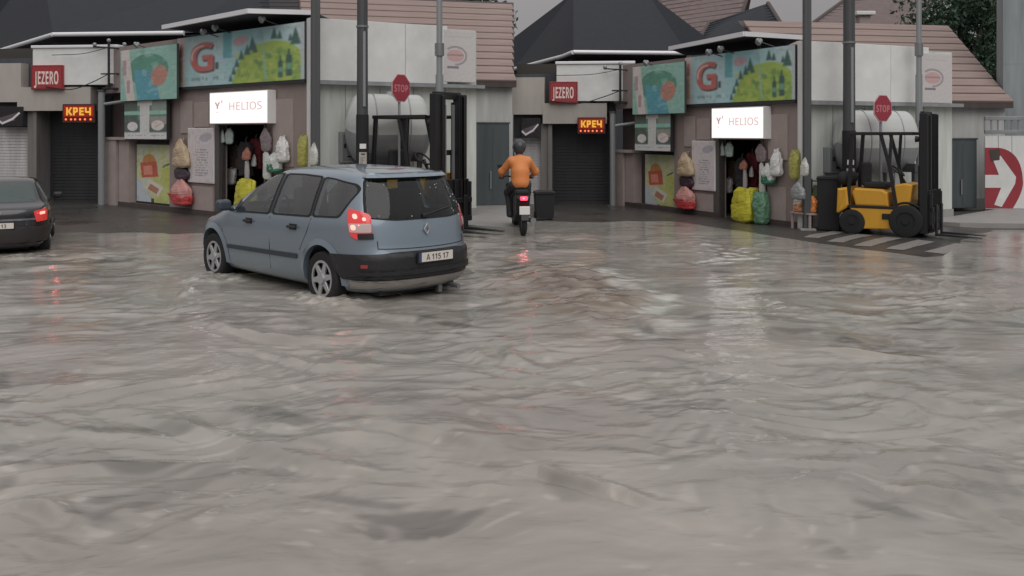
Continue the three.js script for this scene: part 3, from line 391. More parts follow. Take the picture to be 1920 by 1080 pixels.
const P = {
  banner: faded(1024, 448, (g, w, h) => { // pale teal banner: big letter, bottles on a green hill
    const gr = g.createLinearGradient(0, 0, w, 0); gr.addColorStop(0, '#8fb3b4'); gr.addColorStop(0.35, '#a9cdd0'); gr.addColorStop(0.6, '#86bfc4'); gr.addColorStop(1, '#b9c9cb'); g.fillStyle = gr; g.fillRect(0, 0, w, h);
    for (let i = 0; i < 60; i++) { g.fillStyle = `rgba(${120 + R0() * 120},${190 + R0() * 50},${195 + R0() * 50},0.16)`; g.beginPath(); g.ellipse(R0() * w * 0.6, R0() * h, 20 + 60 * R0(), 8 + 30 * R0(), R0(), 0, 7); g.fill(); }
    g.fillStyle = '#c8b5ae'; g.fillRect(0, 0, 70, h); g.fillStyle = '#b06f66'; g.fillRect(18, 60, 30, 120); g.fillStyle = '#a98f7c'; g.fillRect(14, 210, 34, 190);
    g.fillStyle = '#54a3ab'; g.fillRect(w * 0.40, 0, 70, h * 0.5); g.fillStyle = '#c29aa4'; g.beginPath(); g.ellipse(w * 0.54, h * 0.2, 60, 40, -0.2, 0, 7); g.fill();
    g.font = 'bold 350px sans-serif'; g.textAlign = 'center'; g.textBaseline = 'middle'; g.fillStyle = '#3f3436'; g.fillText('G', w * 0.232, h * 0.475); g.fillStyle = '#b9524a'; g.fillText('G', w * 0.222, h * 0.44); g.strokeStyle = '#d9c9c0'; g.lineWidth = 14; g.beginPath(); g.arc(w * 0.222, h * 0.42, 92, Math.PI * 0.9, Math.PI * 1.55); g.stroke();
    g.fillStyle = '#37403f'; g.fillRect(w * 0.335, h * 0.56, 26, 60);
    g.fillStyle = '#4d7377'; for (let x = w * 0.13; x < w * 0.37; x += 16) if (R0() > 0.15) g.fillRect(x, h * 0.825 + R0() * 8, 10, 18 + R0() * 14);
    g.fillStyle = '#93b13f'; g.beginPath(); g.moveTo(w * 0.47, h); g.bezierCurveTo(w * 0.52, h * 0.55, w * 0.6, h * 0.3, w * 0.72, h * 0.28); g.bezierCurveTo(w * 0.85, h * 0.22, w * 0.94, h * 0.35, w * 0.97, h * 0.5); g.lineTo(w, h); g.fill();
    for (let i = 0; i < 90; i++) { g.fillStyle = ['rgba(180,190,70,0.5)', 'rgba(110,150,50,0.5)', 'rgba(70,120,60,0.5)'][i % 3]; g.beginPath(); g.ellipse(w * (0.52 + 0.45 * R0()), h * (0.45 + 0.55 * R0()), 10 + 26 * R0(), 6 + 18 * R0(), R0() * 3, 0, 7); g.fill(); }
    g.fillStyle = '#2c5147'; for (const [x, y, s] of [[0.46, 0.93, 40], [0.485, 0.8, 46], [0.51, 0.66, 50], [0.545, 0.52, 54], [0.59, 0.44, 60], [0.63, 0.36, 76], [0.65, 0.42, 50], [0.79, 0.2, 60], [0.83, 0.22, 46], [0.94, 0.32, 90], [0.905, 0.28, 40]]) { g.beginPath(); g.moveTo(w * x, h * y - s * 1.3); g.lineTo(w * x + s * 0.42, h * y + s * 0.25); g.lineTo(w * x - s * 0.42, h * y + s * 0.25); g.fill(); }
    for (const [x, y, s] of [[0.835, 0.78, 1], [0.895, 0.72, 1.25]]) { g.fillStyle = '#27493a'; g.fillRect(w * x - 6 * s, h * y - 100 * s, 12 * s, 44 * s); g.beginPath(); g.ellipse(w * x, h * y - 45 * s, 17 * s, 24 * s, 0, 0, 7); g.fill(); g.fillRect(w * x - 17 * s, h * y - 46 * s, 34 * s, 118 * s); g.fillStyle = '#5c9a7a'; g.fillRect(w * x - 15 * s, h * y - 10 * s, 30 * s, 40 * s); }
    g.strokeStyle = '#7fb0a4'; g.lineWidth = 12; g.beginPath(); g.moveTo(w * 0.70, 30); g.bezierCurveTo(w * 0.72, h * 0.4, w * 0.71, h * 0.7, w * 0.74, h); g.stroke();
    g.fillStyle = '#aebcbd'; g.fillRect(w * 0.975, 0, w * 0.025, h);
  }),
  oldBanner: faded(512, 512, (g, w, h) => { g.fillStyle = '#7fb4a4'; g.fillRect(0, 0, w, h); g.fillStyle = '#3d8268'; g.beginPath(); g.ellipse(w * 0.5, h * 0.42, w * 0.36, h * 0.3, 0, 0, 7); g.fill(); g.fillStyle = '#3f8fa2'; g.beginPath(); g.moveTo(w * 0.25, h * 0.4); g.lineTo(w * 0.62, h * 0.45); g.lineTo(w * 0.72, h); g.lineTo(w * 0.32, h); g.fill(); g.fillStyle = '#b0705c'; g.beginPath(); g.ellipse(w * 0.7, h * 0.55, w * 0.14, h * 0.2, 0.2, 0, 7); g.fill(); g.fillStyle = '#cfc4bd'; g.beginPath(); g.moveTo(0, 0); g.lineTo(w * 0.16, 0); g.lineTo(w * 0.27, h); g.lineTo(w * 0.12, h); g.fill(); g.fillStyle = '#a7878a'; g.fillRect(w * 0.04, h * 0.2, w * 0.07, h * 0.3); g.fillRect(w * 0.12, h * 0.6, w * 0.06, h * 0.25); g.fillStyle = '#a9cfc0'; for (let i = 0; i < 24; i++) { g.globalAlpha = 0.3; g.beginPath(); g.ellipse(w * (0.3 + 0.5 * R0()), h * R0(), 20 * R0() + 6, 40 * R0() + 6, R0() * 3, 0, 7); g.fill(); } g.globalAlpha = 1; }),
  lightbox: canvasTex(512, 288, (g, w, h) => { g.fillStyle = '#fff4f2'; g.fillRect(0, 0, w, h); g.fillStyle = '#c4aaa8'; g.textBaseline = 'middle'; g.font = '98px sans-serif'; g.fillText('HELIOS', w * 0.34, h * 0.46, w * 0.58); g.font = 'bold 88px sans-serif'; g.fillStyle = '#a8908f'; g.fillText('Y', w * 0.09, h * 0.42); g.fillRect(w * 0.215, h * 0.24, 8, 30); g.fillStyle = '#d8c4c2'; g.fillRect(w * 0.12, h * 0.62, 16, 10); }),
  led: canvasTex(256, 144, (g, w, h) => { g.fillStyle = '#3a0a04'; g.fillRect(0, 0, w, h); const c = document.createElement('canvas'); c.width = 48; c.height = 18; const q = c.getContext('2d'); q.fillStyle = '#000'; q.fillRect(0, 0, 48, 18); q.fillStyle = '#fff'; q.font = 'bold 17px sans-serif'; q.textBaseline = 'middle'; q.textAlign = 'center'; q.fillText('КРЕЧ', 24, 9.5, 46); const im = q.getImageData(0, 0, 48, 18).data; for (let j = 0; j < 18; j++) for (let i = 0; i < 48; i++) { g.fillStyle = im[(j * 48 + i) * 4] > 110 ? '#ffc648' : '#8a1c08'; g.beginPath(); g.arc(8 + i * 5.1, 10 + j * 5.1, 2.3, 0, 7); g.fill(); } g.fillStyle = '#ff7a4a'; for (const x of [24, 66, 100, 140, 180, 226]) { g.beginPath(); g.arc(x, 122, 9, 0, 7); g.fill(); } }),
  redSign: canvasTex(384, 288, (g, w, h) => { g.fillStyle = '#a0373a'; g.fillRect(0, 0, w, h); g.strokeStyle = '#7c2a2e'; g.lineWidth = 14; g.strokeRect(7, 7, w - 14, h - 14); g.fillStyle = '#e8d8d2'; g.font = 'bold 150px sans-serif'; g.textAlign = 'center'; g.textBaseline = 'middle'; g.save(); g.translate(w / 2, h / 2 + 8); g.scale(0.58, 1.45); g.fillText('JEZERO', 0, 0); g.restore(); }),
  dishes: faded(384, 360, (g, w, h) => { g.fillStyle = '#4f6f62'; g.fillRect(0, 0, w, h); g.fillStyle = '#2f4a40'; g.fillRect(0, 0, w * 0.32, h * 0.55); g.fillStyle = '#7c8a80'; g.fillRect(w * 0.66, 0, w * 0.34, h * 0.3); g.fillStyle = '#84c0aa'; g.fillRect(0, h * 0.27, w, h * 0.1); g.fillStyle = '#39493f'; g.fillRect(0, h * 0.5, w, h * 0.3); g.fillStyle = '#8d8a80'; g.fillRect(w * 0.62, h * 0.42, w * 0.38, h * 0.2); g.fillStyle = '#cfd2cd'; g.fillRect(w * 0.38, 0, w * 0.23, h * 0.85); g.fillRect(w * 0.32, 0, w * 0.35, h * 0.13); g.fillStyle = '#dfdedb'; g.beginPath(); g.ellipse(w * 0.2, h * 0.67, w * 0.13, h * 0.12, 0, 0, 7); g.fill(); g.fillStyle = '#dbcfca'; g.beginPath(); g.ellipse(w * 0.8, h * 0.65, w * 0.15, h * 0.13, 0, 0, 7); g.fill(); g.strokeStyle = '#b7847c'; g.lineWidth = 6; g.beginPath(); g.moveTo(w * 0.72, h * 0.7); g.lineTo(w * 0.88, h * 0.6); g.stroke(); g.fillStyle = '#d5d6d4'; g.fillRect(0, h * 0.83, w, h * 0.17); g.fillStyle = '#8f9290'; for (let x = 20; x < w - 20; x += 14) if (R0() > 0.3 && Math.abs(x - w * 0.56) > 20) g.fillRect(x, h * 0.89, 9, 10); }),
  poster: faded(320, 512, (g, w, h) => { const gr = g.createLinearGradient(0, 0, w, h); gr.addColorStop(0, '#a9b6bd'); gr.addColorStop(0.4, '#c9c690'); gr.addColorStop(1, '#a8b04e'); g.fillStyle = gr; g.fillRect(0, 0, w, h); for (let i = 0; i < 50; i++) { g.fillStyle = ['rgba(205,205,120,0.4)', 'rgba(170,180,70,0.4)', 'rgba(190,205,215,0.35)'][i % 3]; g.beginPath(); g.ellipse(R0() * w, R0() * h, 20 + 50 * R0(), 10 + 40 * R0(), R0() * 3, 0, 7); g.fill(); } g.fillStyle = '#b5bfc6'; g.beginPath(); g.moveTo(0, h * 0.55); g.lineTo(w * 0.5, h); g.lineTo(0, h); g.fill(); g.fillStyle = '#b9772f'; g.beginPath(); g.ellipse(w * 0.36, h * 0.3, 60, 70, 0, 0, 7); g.fill(); g.save(); g.translate(w * 0.36, h * 0.45); g.rotate(-0.12); g.fillStyle = '#b83f25'; g.fillRect(-74, -76, 150, 136); g.fillStyle = '#dc7b63'; g.fillRect(-50, -44, 80, 80); g.restore(); g.fillStyle = '#d7cfc3'; g.save(); g.translate(w * 0.5, h * 0.74); g.rotate(0.5); g.fillRect(-80, -44, 150, 92); g.fillStyle = '#a9694b'; g.fillRect(-44, -12, 90, 54); g.restore(); g.fillStyle = '#3c4a25'; g.beginPath(); g.ellipse(w * 0.84, h * 0.35, 40, 9, -0.5, 0, 7); g.fill(); g.fillStyle = '#b7bb55'; g.beginPath(); g.ellipse(w * 0.86, h * 0.55, 50, 100, 0, 0, 7); g.fill(); g.fillStyle = '#26241f'; g.fillRect(w * 0.42, h * 0.93, 26, h * 0.07); }),
  notice: faded(256, 512, (g, w, h) => { g.fillStyle = '#cfc5c5'; g.fillRect(0, 0, w, h); g.fillStyle = '#a5a0a8'; g.beginPath(); g.ellipse(w * 0.72, h * 0.16, 66, 40, -0.3, 0, 7); g.fill(); for (let k = 0; k < 11; k++) for (let x = w * 0.3; x < w * 0.8; x += 12) if (R0() > 0.25) { g.fillStyle = k % 4 === 0 ? '#77707a' : '#8d868e'; g.fillRect(x, h * (0.38 + k * 0.048), 9, 9 + 6 * R0()); } }),
  stop: canvasTex(256, 256, (g, w, h) => { g.fillStyle = '#9a3543'; g.fillRect(0, 0, w, h); g.fillStyle = '#c98088'; g.font = 'bold 84px sans-serif'; g.textAlign = 'center'; g.textBaseline = 'middle'; g.fillText('STOP', w / 2, h / 2 + 4, w * 0.72); }),
  emblemPanel: canvasTex(256, 384, (g, w, h) => { g.fillStyle = '#c9c6c4'; g.fillRect(0, 0, w, h); g.strokeStyle = '#a59a9e'; g.lineWidth = 16; g.beginPath(); g.ellipse(w * 0.36, h * 0.5, w * 0.34, h * 0.17, 0, -2.4, 1.6); g.stroke(); g.fillStyle = '#c7a6a4'; g.beginPath(); g.ellipse(w * 0.36, h * 0.5, w * 0.27, h * 0.12, 0, 0, 7); g.fill(); g.fillStyle = '#a98f92'; g.fillRect(w * 0.1, h * 0.47, w * 0.52, 14); g.fillStyle = '#8a7f8c'; g.fillRect(w * 0.1, h * 0.7, w * 0.36, 18); g.fillStyle = '#bdb6b6'; for (let x = 30; x < 210; x += 16) g.fillRect(x, h * 0.12, 11, 9); }),
  stallSign: canvasTex(256, 192, (g, w, h) => { g.fillStyle = '#221f22'; g.fillRect(0, 0, w, h); g.fillStyle = '#5c5258'; g.beginPath(); g.moveTo(0, h * 0.6); g.lineTo(w * 0.8, h * 0.3); g.lineTo(w * 0.7, h * 0.7); g.lineTo(w * 0.3, h * 0.85); g.fill(); g.strokeStyle = '#d8d5d6'; g.lineWidth = 20; g.beginPath(); g.moveTo(0, h * 0.66); g.lineTo(w * 0.22, h * 0.85); g.lineTo(w * 0.62, h * 0.62); g.lineTo(w * 0.9, h * 0.3); g.stroke(); }),
  stickers: canvasTex(64, 192, (g, w, h) => { g.fillStyle = '#b9b4ae'; g.fillRect(0, 0, w, h); g.fillStyle = '#55514e'; for (let y = 70; y < 180; y += 16) g.fillRect(10, y, 20 + R0() * 24, 7); g.fillRect(16, 16, 32, 30); }),
};
const printMat = (t, o = {}) => mat('#ffffff', 0.45, 0, { map: t, bumpMap: TX.crumple, bumpScale: 0.006, ...o });

// ---------------------------------------------------------------- small makers
function signOn(f, r, z, name, label, cat, tex, depth, frameMat, opts = {}) { // board with a print on its face, its own thing
  const b = f.box(r, z); const t = thing(name, label, cat, b.pos, f.th, opts.group); if (opts.tilt) t.rotation.z = opts.tilt;
  obj(opts.caseName ?? 'board', bxr(-b.w / 2, b.w / 2, 0, b.h, -depth, 0, 0.01), frameMat, t);
  const e = opts.edge ?? 0.02; const pm = opts.emissive ? new THREE.MeshStandardMaterial({ color: '#000000', roughness: 0.3, emissive: '#ffffff', emissiveMap: tex, emissiveIntensity: opts.emissive }) : printMat(tex);
  const p = obj(opts.faceName ?? 'printed_face', printGeo(b.w - 2 * e, b.h - 2 * e), pm, t); p.position.set(0, b.h / 2, 0.004);
  if (opts.light) { const L = new THREE.RectAreaLight(col(...opts.light), opts.lightI, b.w - 2 * e, b.h - 2 * e); L.position.set(0, b.h / 2, 0.02); L.rotation.y = Math.PI; t.add(L); }
  return t;
}
function lumpy(g, amp, f, seed) { const p = g.attributes.position; for (let i = 0; i < p.count; i++) { const x = p.getX(i), y = p.getY(i), z = p.getZ(i), n = N3(x * f + seed, y * f, z * f) + 0.5 * N3(x * f * 2.3, y * f * 2.3 + seed, z * f * 2.3), L = Math.hypot(x, z) || 1; p.setXYZ(i, x + x / L * n * amp, y + n * amp * 0.4, z + z / L * n * amp); } g.computeVertexNormals(); return g; }
function sackG(w, h, d, seed, pinch = 0.25) { // soft bag: full at the bottom, gathered at the top
  const g = new THREE.CylinderGeometry(1, 1, 1, 26, 16, false).translate(0, 0.5, 0), p = g.attributes.position;
  for (let i = 0; i < p.count; i++) { const y = p.getY(i), a = Math.atan2(p.getZ(i), p.getX(i)), r = Math.hypot(p.getX(i), p.getZ(i)); let k = y < 0.15 ? Math.sqrt(Math.max(0, 1 - ((0.15 - y) / 0.15) ** 2)) * 0.35 + 0.65 : y < 0.6 ? 1 : lerp(1, pinch, Math.pow((y - 0.6) / 0.4, 1.3)); const sq = Math.pow(Math.abs(Math.cos(a)) ** 4 + Math.abs(Math.sin(a)) ** 4, -0.25); k *= r * sq * (1 + 0.06 * Math.cos(a * 7 + seed) * y); const lean = Math.sin(seed * 5.7) * 0.16 * w * y * y, sag = 1 + 0.12 * Math.sin(seed * 2.1 + y * 4); p.setXYZ(i, Math.cos(a) * k * sag * w / 2 + lean, y * h * (1 - 0.05 * Math.cos(a * 2 + seed)), Math.sin(a) * k * d / 2); }
  return lumpy(g, Math.min(w, d) * 0.085, 3.2 / Math.max(w, 0.2), seed * 3.1);
}
const bagMat = (c, o = {}) => new THREE.MeshPhysicalMaterial({ color: col(...c), roughness: 0.35, clearcoat: 0.3, clearcoatRoughness: 0.3, side: THREE.DoubleSide, bumpMap: TX.crumple, bumpScale: 0.015, ...o });
function hangingBag(f, r, z, name, label, c, seed, opts = {}) {
  const b = f.box(r, z), t = thing(name, label, 'bag', b.pos, f.th, opts.group), d = opts.d ?? Math.min(0.24, b.w * 0.8);
  obj('sack', sackG(b.w, b.h * 0.92, d, seed, opts.pinch ?? 0.3).translate(0, 0, d / 2), bagMat(c), t);
  if (opts.band) obj('colour_band', sackG(b.w * 1.02, b.h * 0.42, d * 1.03, seed, 0.98).translate(0, 0.001, d / 2), bagMat(opts.band), t);
  obj('handle', tubeG([[-b.w * 0.12, b.h * 0.88, d / 2], [-b.w * 0.06, b.h * 0.98, d * 0.3], [0, b.h, 0], [b.w * 0.06, b.h * 0.98, d * 0.3], [b.w * 0.12, b.h * 0.88, d / 2]], 0.01), bagMat(opts.band ?? c), t);
  return t;
}
function garment(f, r, z, name, label, c, seed, cat = 'garment') { // jacket or overall on a hanger
  const b = f.box(r, z), t = thing(name, label, cat, b.pos, f.th), w = b.w, h = b.h;
  const g = ext([[-w * 0.42, 0], [w * 0.42, 0], [w * 0.46, h * 0.5], [w * 0.5, h * 0.78], [w * 0.2, h * 0.95], [0, h * 0.9], [-w * 0.2, h * 0.95], [-w * 0.5, h * 0.78], [-w * 0.45, h * 0.5]], 0, 0.12, 0.03);
  obj('cloth', lumpy(new TessellateModifier(0.08, 5).modify(g), 0.02, 6, seed), mat(c, 0.9), t);
  obj('hanger', [rod([0, h * 0.88, 0.06], [0, h * 1.02, 0.06], 0.008), tubeG([[0, h * 1.02, 0.06], [0.03, h * 1.06, 0.06], [0, h * 1.09, 0.03], [-0.02, h * 1.07, 0]], 0.007, 10)], M.steel, t); return t;
}
function slats(u0, u1, v0, v1, z, pitch) { const gs = []; const n = Math.round((v1 - v0) / pitch), p = (v1 - v0) / n; for (let k = 0; k < n; k++) gs.push(bx(u0, u1, v0 + k * p + 0.006, v0 + (k + 1) * p - 0.006, z - 0.02, z + 0.006)); gs.push(bx(u0, u1, v0, v1, z - 0.04, z - 0.022)); return gs; }

// ---------------------------------------------------------------- forklift (local x forwards, z to its right, origin on the ground under the rear axle)
function forklift(label, pos, turn, scale) {
  const t = thing('forklift', label, 'forklift', pos, turn); t.scale.setScalar(scale);
  const Y = M.yellow, B = M.black;
  const cw = obj('counterweight', ext([[-0.34, 0.46], [-0.32, 0.98], [-0.1, 1.02], [-0.06, 0.6], [-0.12, 0.56], [-0.3, 0.44]], -0.47, 0.47, 0.05), Y, t); void cw;
  obj('engine_hood', ext([[0.06, 0.62], [0.74, 0.62], [0.72, 0.92], [0.60, 0.985], [0.04, 1.0], [-0.02, 0.9]], -0.43, 0.43, 0.04), Y, t);
  obj('chassis', ext([[-0.06, 0.58], [0.96, 0.6], [0.96, 0.4], [0.82, 0.15], [0.22, 0.13], [0.14, 0.3]], -0.46, 0.46, 0.025), Y, t);
  obj('front_cowl', ext([[0.84, 0.62], [1.16, 0.66], [1.22, 1.1], [1.06, 1.13], [0.80, 1.08]], -0.43, 0.43, 0.03), Y, t);
  obj('chassis_trim', [bxr(-0.1, 1.1, 0.575, 0.635, -0.47, 0.47, 0.01), bxr(-0.3, 1.3, 0.25, 0.33, -0.3, 0.3, 0.01)], B, t);
  obj('axle_cover', [bxr(1.12, 1.6, 0.12, 0.62, -0.4, 0.4, 0.02), bxr(1.5, 1.56, 0.2, 1.0, -0.44, 0.44, 0.01)], B, t);
  obj('step', bxr(0.62, 0.8, 0.36, 0.48, 0.42, 0.485, 0.01), B, t);
  const seat = obj('seat', [rbox(0.5, 0.13, 0.5, 0.05, 0.42, 1.06, 0), rbox(0.13, 0.5, 0.46, 0.05, 0.18, 1.3, 0).rotateZ(0)], M.blackRough, t); void seat;
  obj('steering_column', [bar([1.0, 1.08], [0.84, 1.36], 0.05, 0.05), rod([0.92, 1.1, 0.14], [0.9, 1.34, 0.16], 0.012), rod([0.94, 1.1, 0.2], [0.93, 1.32, 0.22], 0.012)], B, t);
  obj('steering_wheel', new THREE.TorusGeometry(0.17, 0.018, 8, 28).rotateY(Math.PI / 2).rotateZ(0.9).translate(0.82, 1.38, 0), B, t);
  for (const z of [-0.42, 0.42]) { obj('guard_post', [bar([-0.1, 0.6, z], [0.0, 2.16, z], 0.075, 0.06)], B, t); obj('guard_post', [bar([0.9, 0.62, z], [0.76, 1.5, z], 0.075, 0.06), bar([0.76, 1.48, z], [0.58, 2.17, z], 0.07, 0.06)], B, t); obj('guard_strut', bar([0.76, 1.5, z], [0.8, 2.16, z], 0.06, 0.05), B, t); }
  const gs = [bxr(-0.06, 1.24, 2.14, 2.21, -0.46, -0.39), bxr(-0.06, 1.24, 2.14, 2.21, 0.39, 0.46), bxr(-0.06, 0.02, 2.14, 2.2, -0.4, 0.4), bxr(1.17, 1.24, 2.14, 2.2, -0.4, 0.4)]; obj('overhead_guard', gs, B, t);
  for (let k = 0; k < 6; k++) obj('guard_bar', bxr(0.14 + k * 0.175, 0.18 + k * 0.175, 2.15, 2.19, -0.39, 0.39, 0.008), B, t);
  for (const z of [-0.36, 0.36]) { const s = z < 0 ? -1 : 1; obj('mast_upright', [bxr(1.36, 1.52, 0.1, 2.6, z - 0.12, z + 0.12), bxr(1.40, 1.56, 0.16, 2.56, z + s * -0.115, z + s * -0.05 + 0.02)], B, t); obj('lift_cylinder', [rod([1.33, 0.2, z * 0.72], [1.33, 1.5, z * 0.72], 0.04), rod([1.33, 1.5, z * 0.72], [1.33, 2.45, z * 0.72], 0.024)], M.blackRough, t); obj('lift_chain', bxr(1.43, 1.47, 0.35, 2.4, z * 0.36 - 0.03, z * 0.36 + 0.03, 0.005), M.steel, t); }
  obj('mast_crossbar', [bxr(1.36, 1.44, 2.5, 2.64, -0.4, 0.4), bxr(1.34, 1.4, 1.45, 1.55, -0.3, 0.3), bxr(1.36, 1.5, 0.1, 0.22, -0.34, 0.34)], B, t);
  obj('carriage', [bxr(1.56, 1.63, 0.2, 0.3, -0.5, 0.5), bxr(1.56, 1.63, 0.55, 0.65, -0.5, 0.5), bxr(1.56, 1.62, 0.2, 0.95, -0.5, -0.44), bxr(1.56, 1.62, 0.2, 0.95, 0.44, 0.5)], B, t);
  for (let k = 0; k < 5; k++) obj('load_backrest_bar', bxr(1.57, 1.61, 0.6, 1.0, -0.4 + k * 0.2 - 0.015, -0.4 + k * 0.2 + 0.015, 0.006), B, t);
  for (const z of [-0.26, 0.26]) obj('fork', [bxr(1.63, 1.67, 0.06, 0.7, z - 0.06, z + 0.06), ext([[1.63, 0.055], [2.5, 0.055], [2.5, 0.065], [1.9, 0.1], [1.63, 0.1]], z - 0.06, z + 0.06, 0.003)], B, t);
  for (const [x, r, z, w, n] of [[0, 0.27, 0.4, 0.18, 'rear_wheel'], [1.1, 0.34, 0.42, 0.22, 'front_wheel']]) for (const s of [-1, 1]) {
    const wg = new THREE.Group(); wg.name = n; wg.position.set(x, r, s * z); if (s < 0) wg.rotation.y = Math.PI; t.add(wg);
    obj('tyre', new THREE.LatheGeometry([[r * 0.55, -w / 2], [r * 0.94, -w / 2], [r, -w * 0.38], [r, w * 0.38], [r * 0.94, w / 2], [r * 0.56, w / 2]].map(p => new THREE.Vector2(...p)), 40).rotateX(Math.PI / 2), M.rubber, wg);
    obj('rim', [new THREE.CylinderGeometry(r * 0.57, r * 0.5, 0.05, 28).rotateX(Math.PI / 2).translate(0, 0, w * 0.3), new THREE.CylinderGeometry(r * 0.2, r * 0.2, 0.06, 20).rotateX(Math.PI / 2).translate(0, 0, w * 0.42)], M.blackRough, wg);
  }
  obj('mud_guard', new THREE.TorusGeometry(0.385, 0.03, 6, 20, 2.0).rotateZ(0.55).translate(1.1, 0.34, 0.42), B, t);
  obj('mud_guard', new THREE.TorusGeometry(0.385, 0.03, 6, 20, 2.0).rotateZ(0.55).translate(1.1, 0.34, -0.42), B, t);
  obj('warning_label', bxr(1.345, 1.36, 1.2, 1.95, 0.43, 0.438, 0.001).translate(0.06, 0, 0.002), printMat(P.stickers), t);
  obj('gas_bottle', new THREE.CapsuleGeometry(0.15, 0.55, 8, 20).rotateX(Math.PI / 2).translate(-0.22, 1.2, 0), M.blackRough, t);
  obj('work_lamp', [new THREE.CylinderGeometry(0.07, 0.05, 0.08, 16).rotateZ(Math.PI / 2).translate(1.3, 2.06, 0.36)], B, t);
  return t;
}

// ---------------------------------------------------------------- the two shop corners
const gp = (px, d) => [(px - 960) / F * d, -d];      // plan point under a pixel column at a depth
const bays = {
  left: {
    of: 'left-hand shop behind the minivan', near: 'behind the minivan', pair: 'left',
    corner: gp(580, 21.34), kink: gp(198, 28.3), kiosk: gp(-45, 28.8), sideEnd: gp(893, 23.5), backA: gp(560, 25.6), backB: gp(960.5, 27.3),
    banner: [[332, 62, 578, 168], 0.12], old: [226, 88, 332, 188], wallTop: 40, box: [393, 171, 502, 232], notice: [352, 240, 400, 343], door: [413, 234, 497, 404], poster: [255, 268, 325, 383], dishes: [233, 187, 313, 262],
    pilaster: [203, 262, 244, 392], pole: [184, 170, 197, 392], panels: [[366, 192, 393, 238], [513, 186, 551, 312], [340, 190, 362, 250], [362, 350, 400, 402]], kfascia: [75, 92, 231, 160], kheader: [44, 164, 180, 208], kopen: [76, 205, 184, 388], red: [58, 122, 118, 168], led: [117, 195, 178, 230], stall: [-40, 120, 50, 192], stallSign: [-6, 200, 42, 237], shutter: [-42, 238, 54, 384],
    bracket: [204, 74, 166], side: [590, 38, 893, 152], emblem: [832, 56, 892, 154], canopyH: 5.1, canopy: [[305, 48], [465, 17], [585, 20]], gutter: [[-70, 116, 0], [0, 95, 0], [100, 65, 0], [345, 62, 0]], gutterH: 5.7, lamps: [[404, 52], [492, 36], [382, 60], [257, 84]],
    post1: [583, 600, 20.9], post2: [669, 690, 20.6, 'y'], post3: [818, 830, 22.0], stop: [748, 165, 34, 52, 20.9], tank: [648, 174, 806, 304], ebox: [640, 247, 670, 305], cabinet: [862, 232, 955, 388], roofEave: [893, 148, 27], roofEnds: [575, 966], roofLen: 5.2, scale: 1.16,
  },
  right: {
    of: 'right-hand shop with the open view', near: 'in the right-hand half', pair: 'right',
    corner: gp(1500, 21.1), kink: gp(1155, 28.0), kiosk: gp(961.5, 28.35), sideEnd: gp(1785, 23.2), backA: gp(1500, 25.2), backB: gp(1884, 26.4),
    banner: [[1284, 96, 1499, 197], 0.12], old: [1186, 120, 1284, 214], wallTop: 83, box: [1334, 201, 1432, 260], notice: [1297, 264, 1340, 357], door: [1350, 262, 1428, 416], poster: [1208, 287, 1268, 394], dishes: [1190, 212, 1258, 284],
    pilaster: [1157, 286, 1190, 398], pole: [1143, 210, 1155, 398], panels: [[1308, 222, 1333, 262], [1441, 214, 1478, 300], [1284, 218, 1304, 275], [1303, 364, 1345, 410], [1440, 350, 1475, 424]], kfascia: [1045, 122, 1188, 190], kheader: [1019, 194, 1138, 232], kopen: [1036, 230, 1141, 396], red: [1030, 153, 1083, 193], led: [1083, 220, 1135, 251], stall: [962, 146, 1022, 215], stallSign: [978, 222, 1013, 258], shutter: [964, 258, 1020, 388],
    bracket: [1163, 118, 192], side: [1508, 85, 1785, 192], emblem: [1728, 100, 1784, 193], canopyH: 4.6, canopy: [[1255, 88], [1395, 60], [1506, 67]], gutter: [[962, 130, 0], [1055, 106, 0], [1075, 98, 0], [1290, 100, 0]], gutterH: 5.2, lamps: [[1352, 92], [1424, 78], [1330, 98], [1212, 118]],
    post1: [1506, 1520, 20.7], post2: [1581, 1603, 20.7, 'y'], post3: [1718, 1728, 22.0], stop: [1653, 203, 31, 50, 20.7], tank: [1571, 205, 1712, 324], ebox: [1556, 276, 1585, 324], cabinet: [1752, 262, 1832, 402], roofEave: [1788, 188, 26.6], roofEnds: [1495, 1884], roofLen: 4.6, scale: 1.0,
  },
};
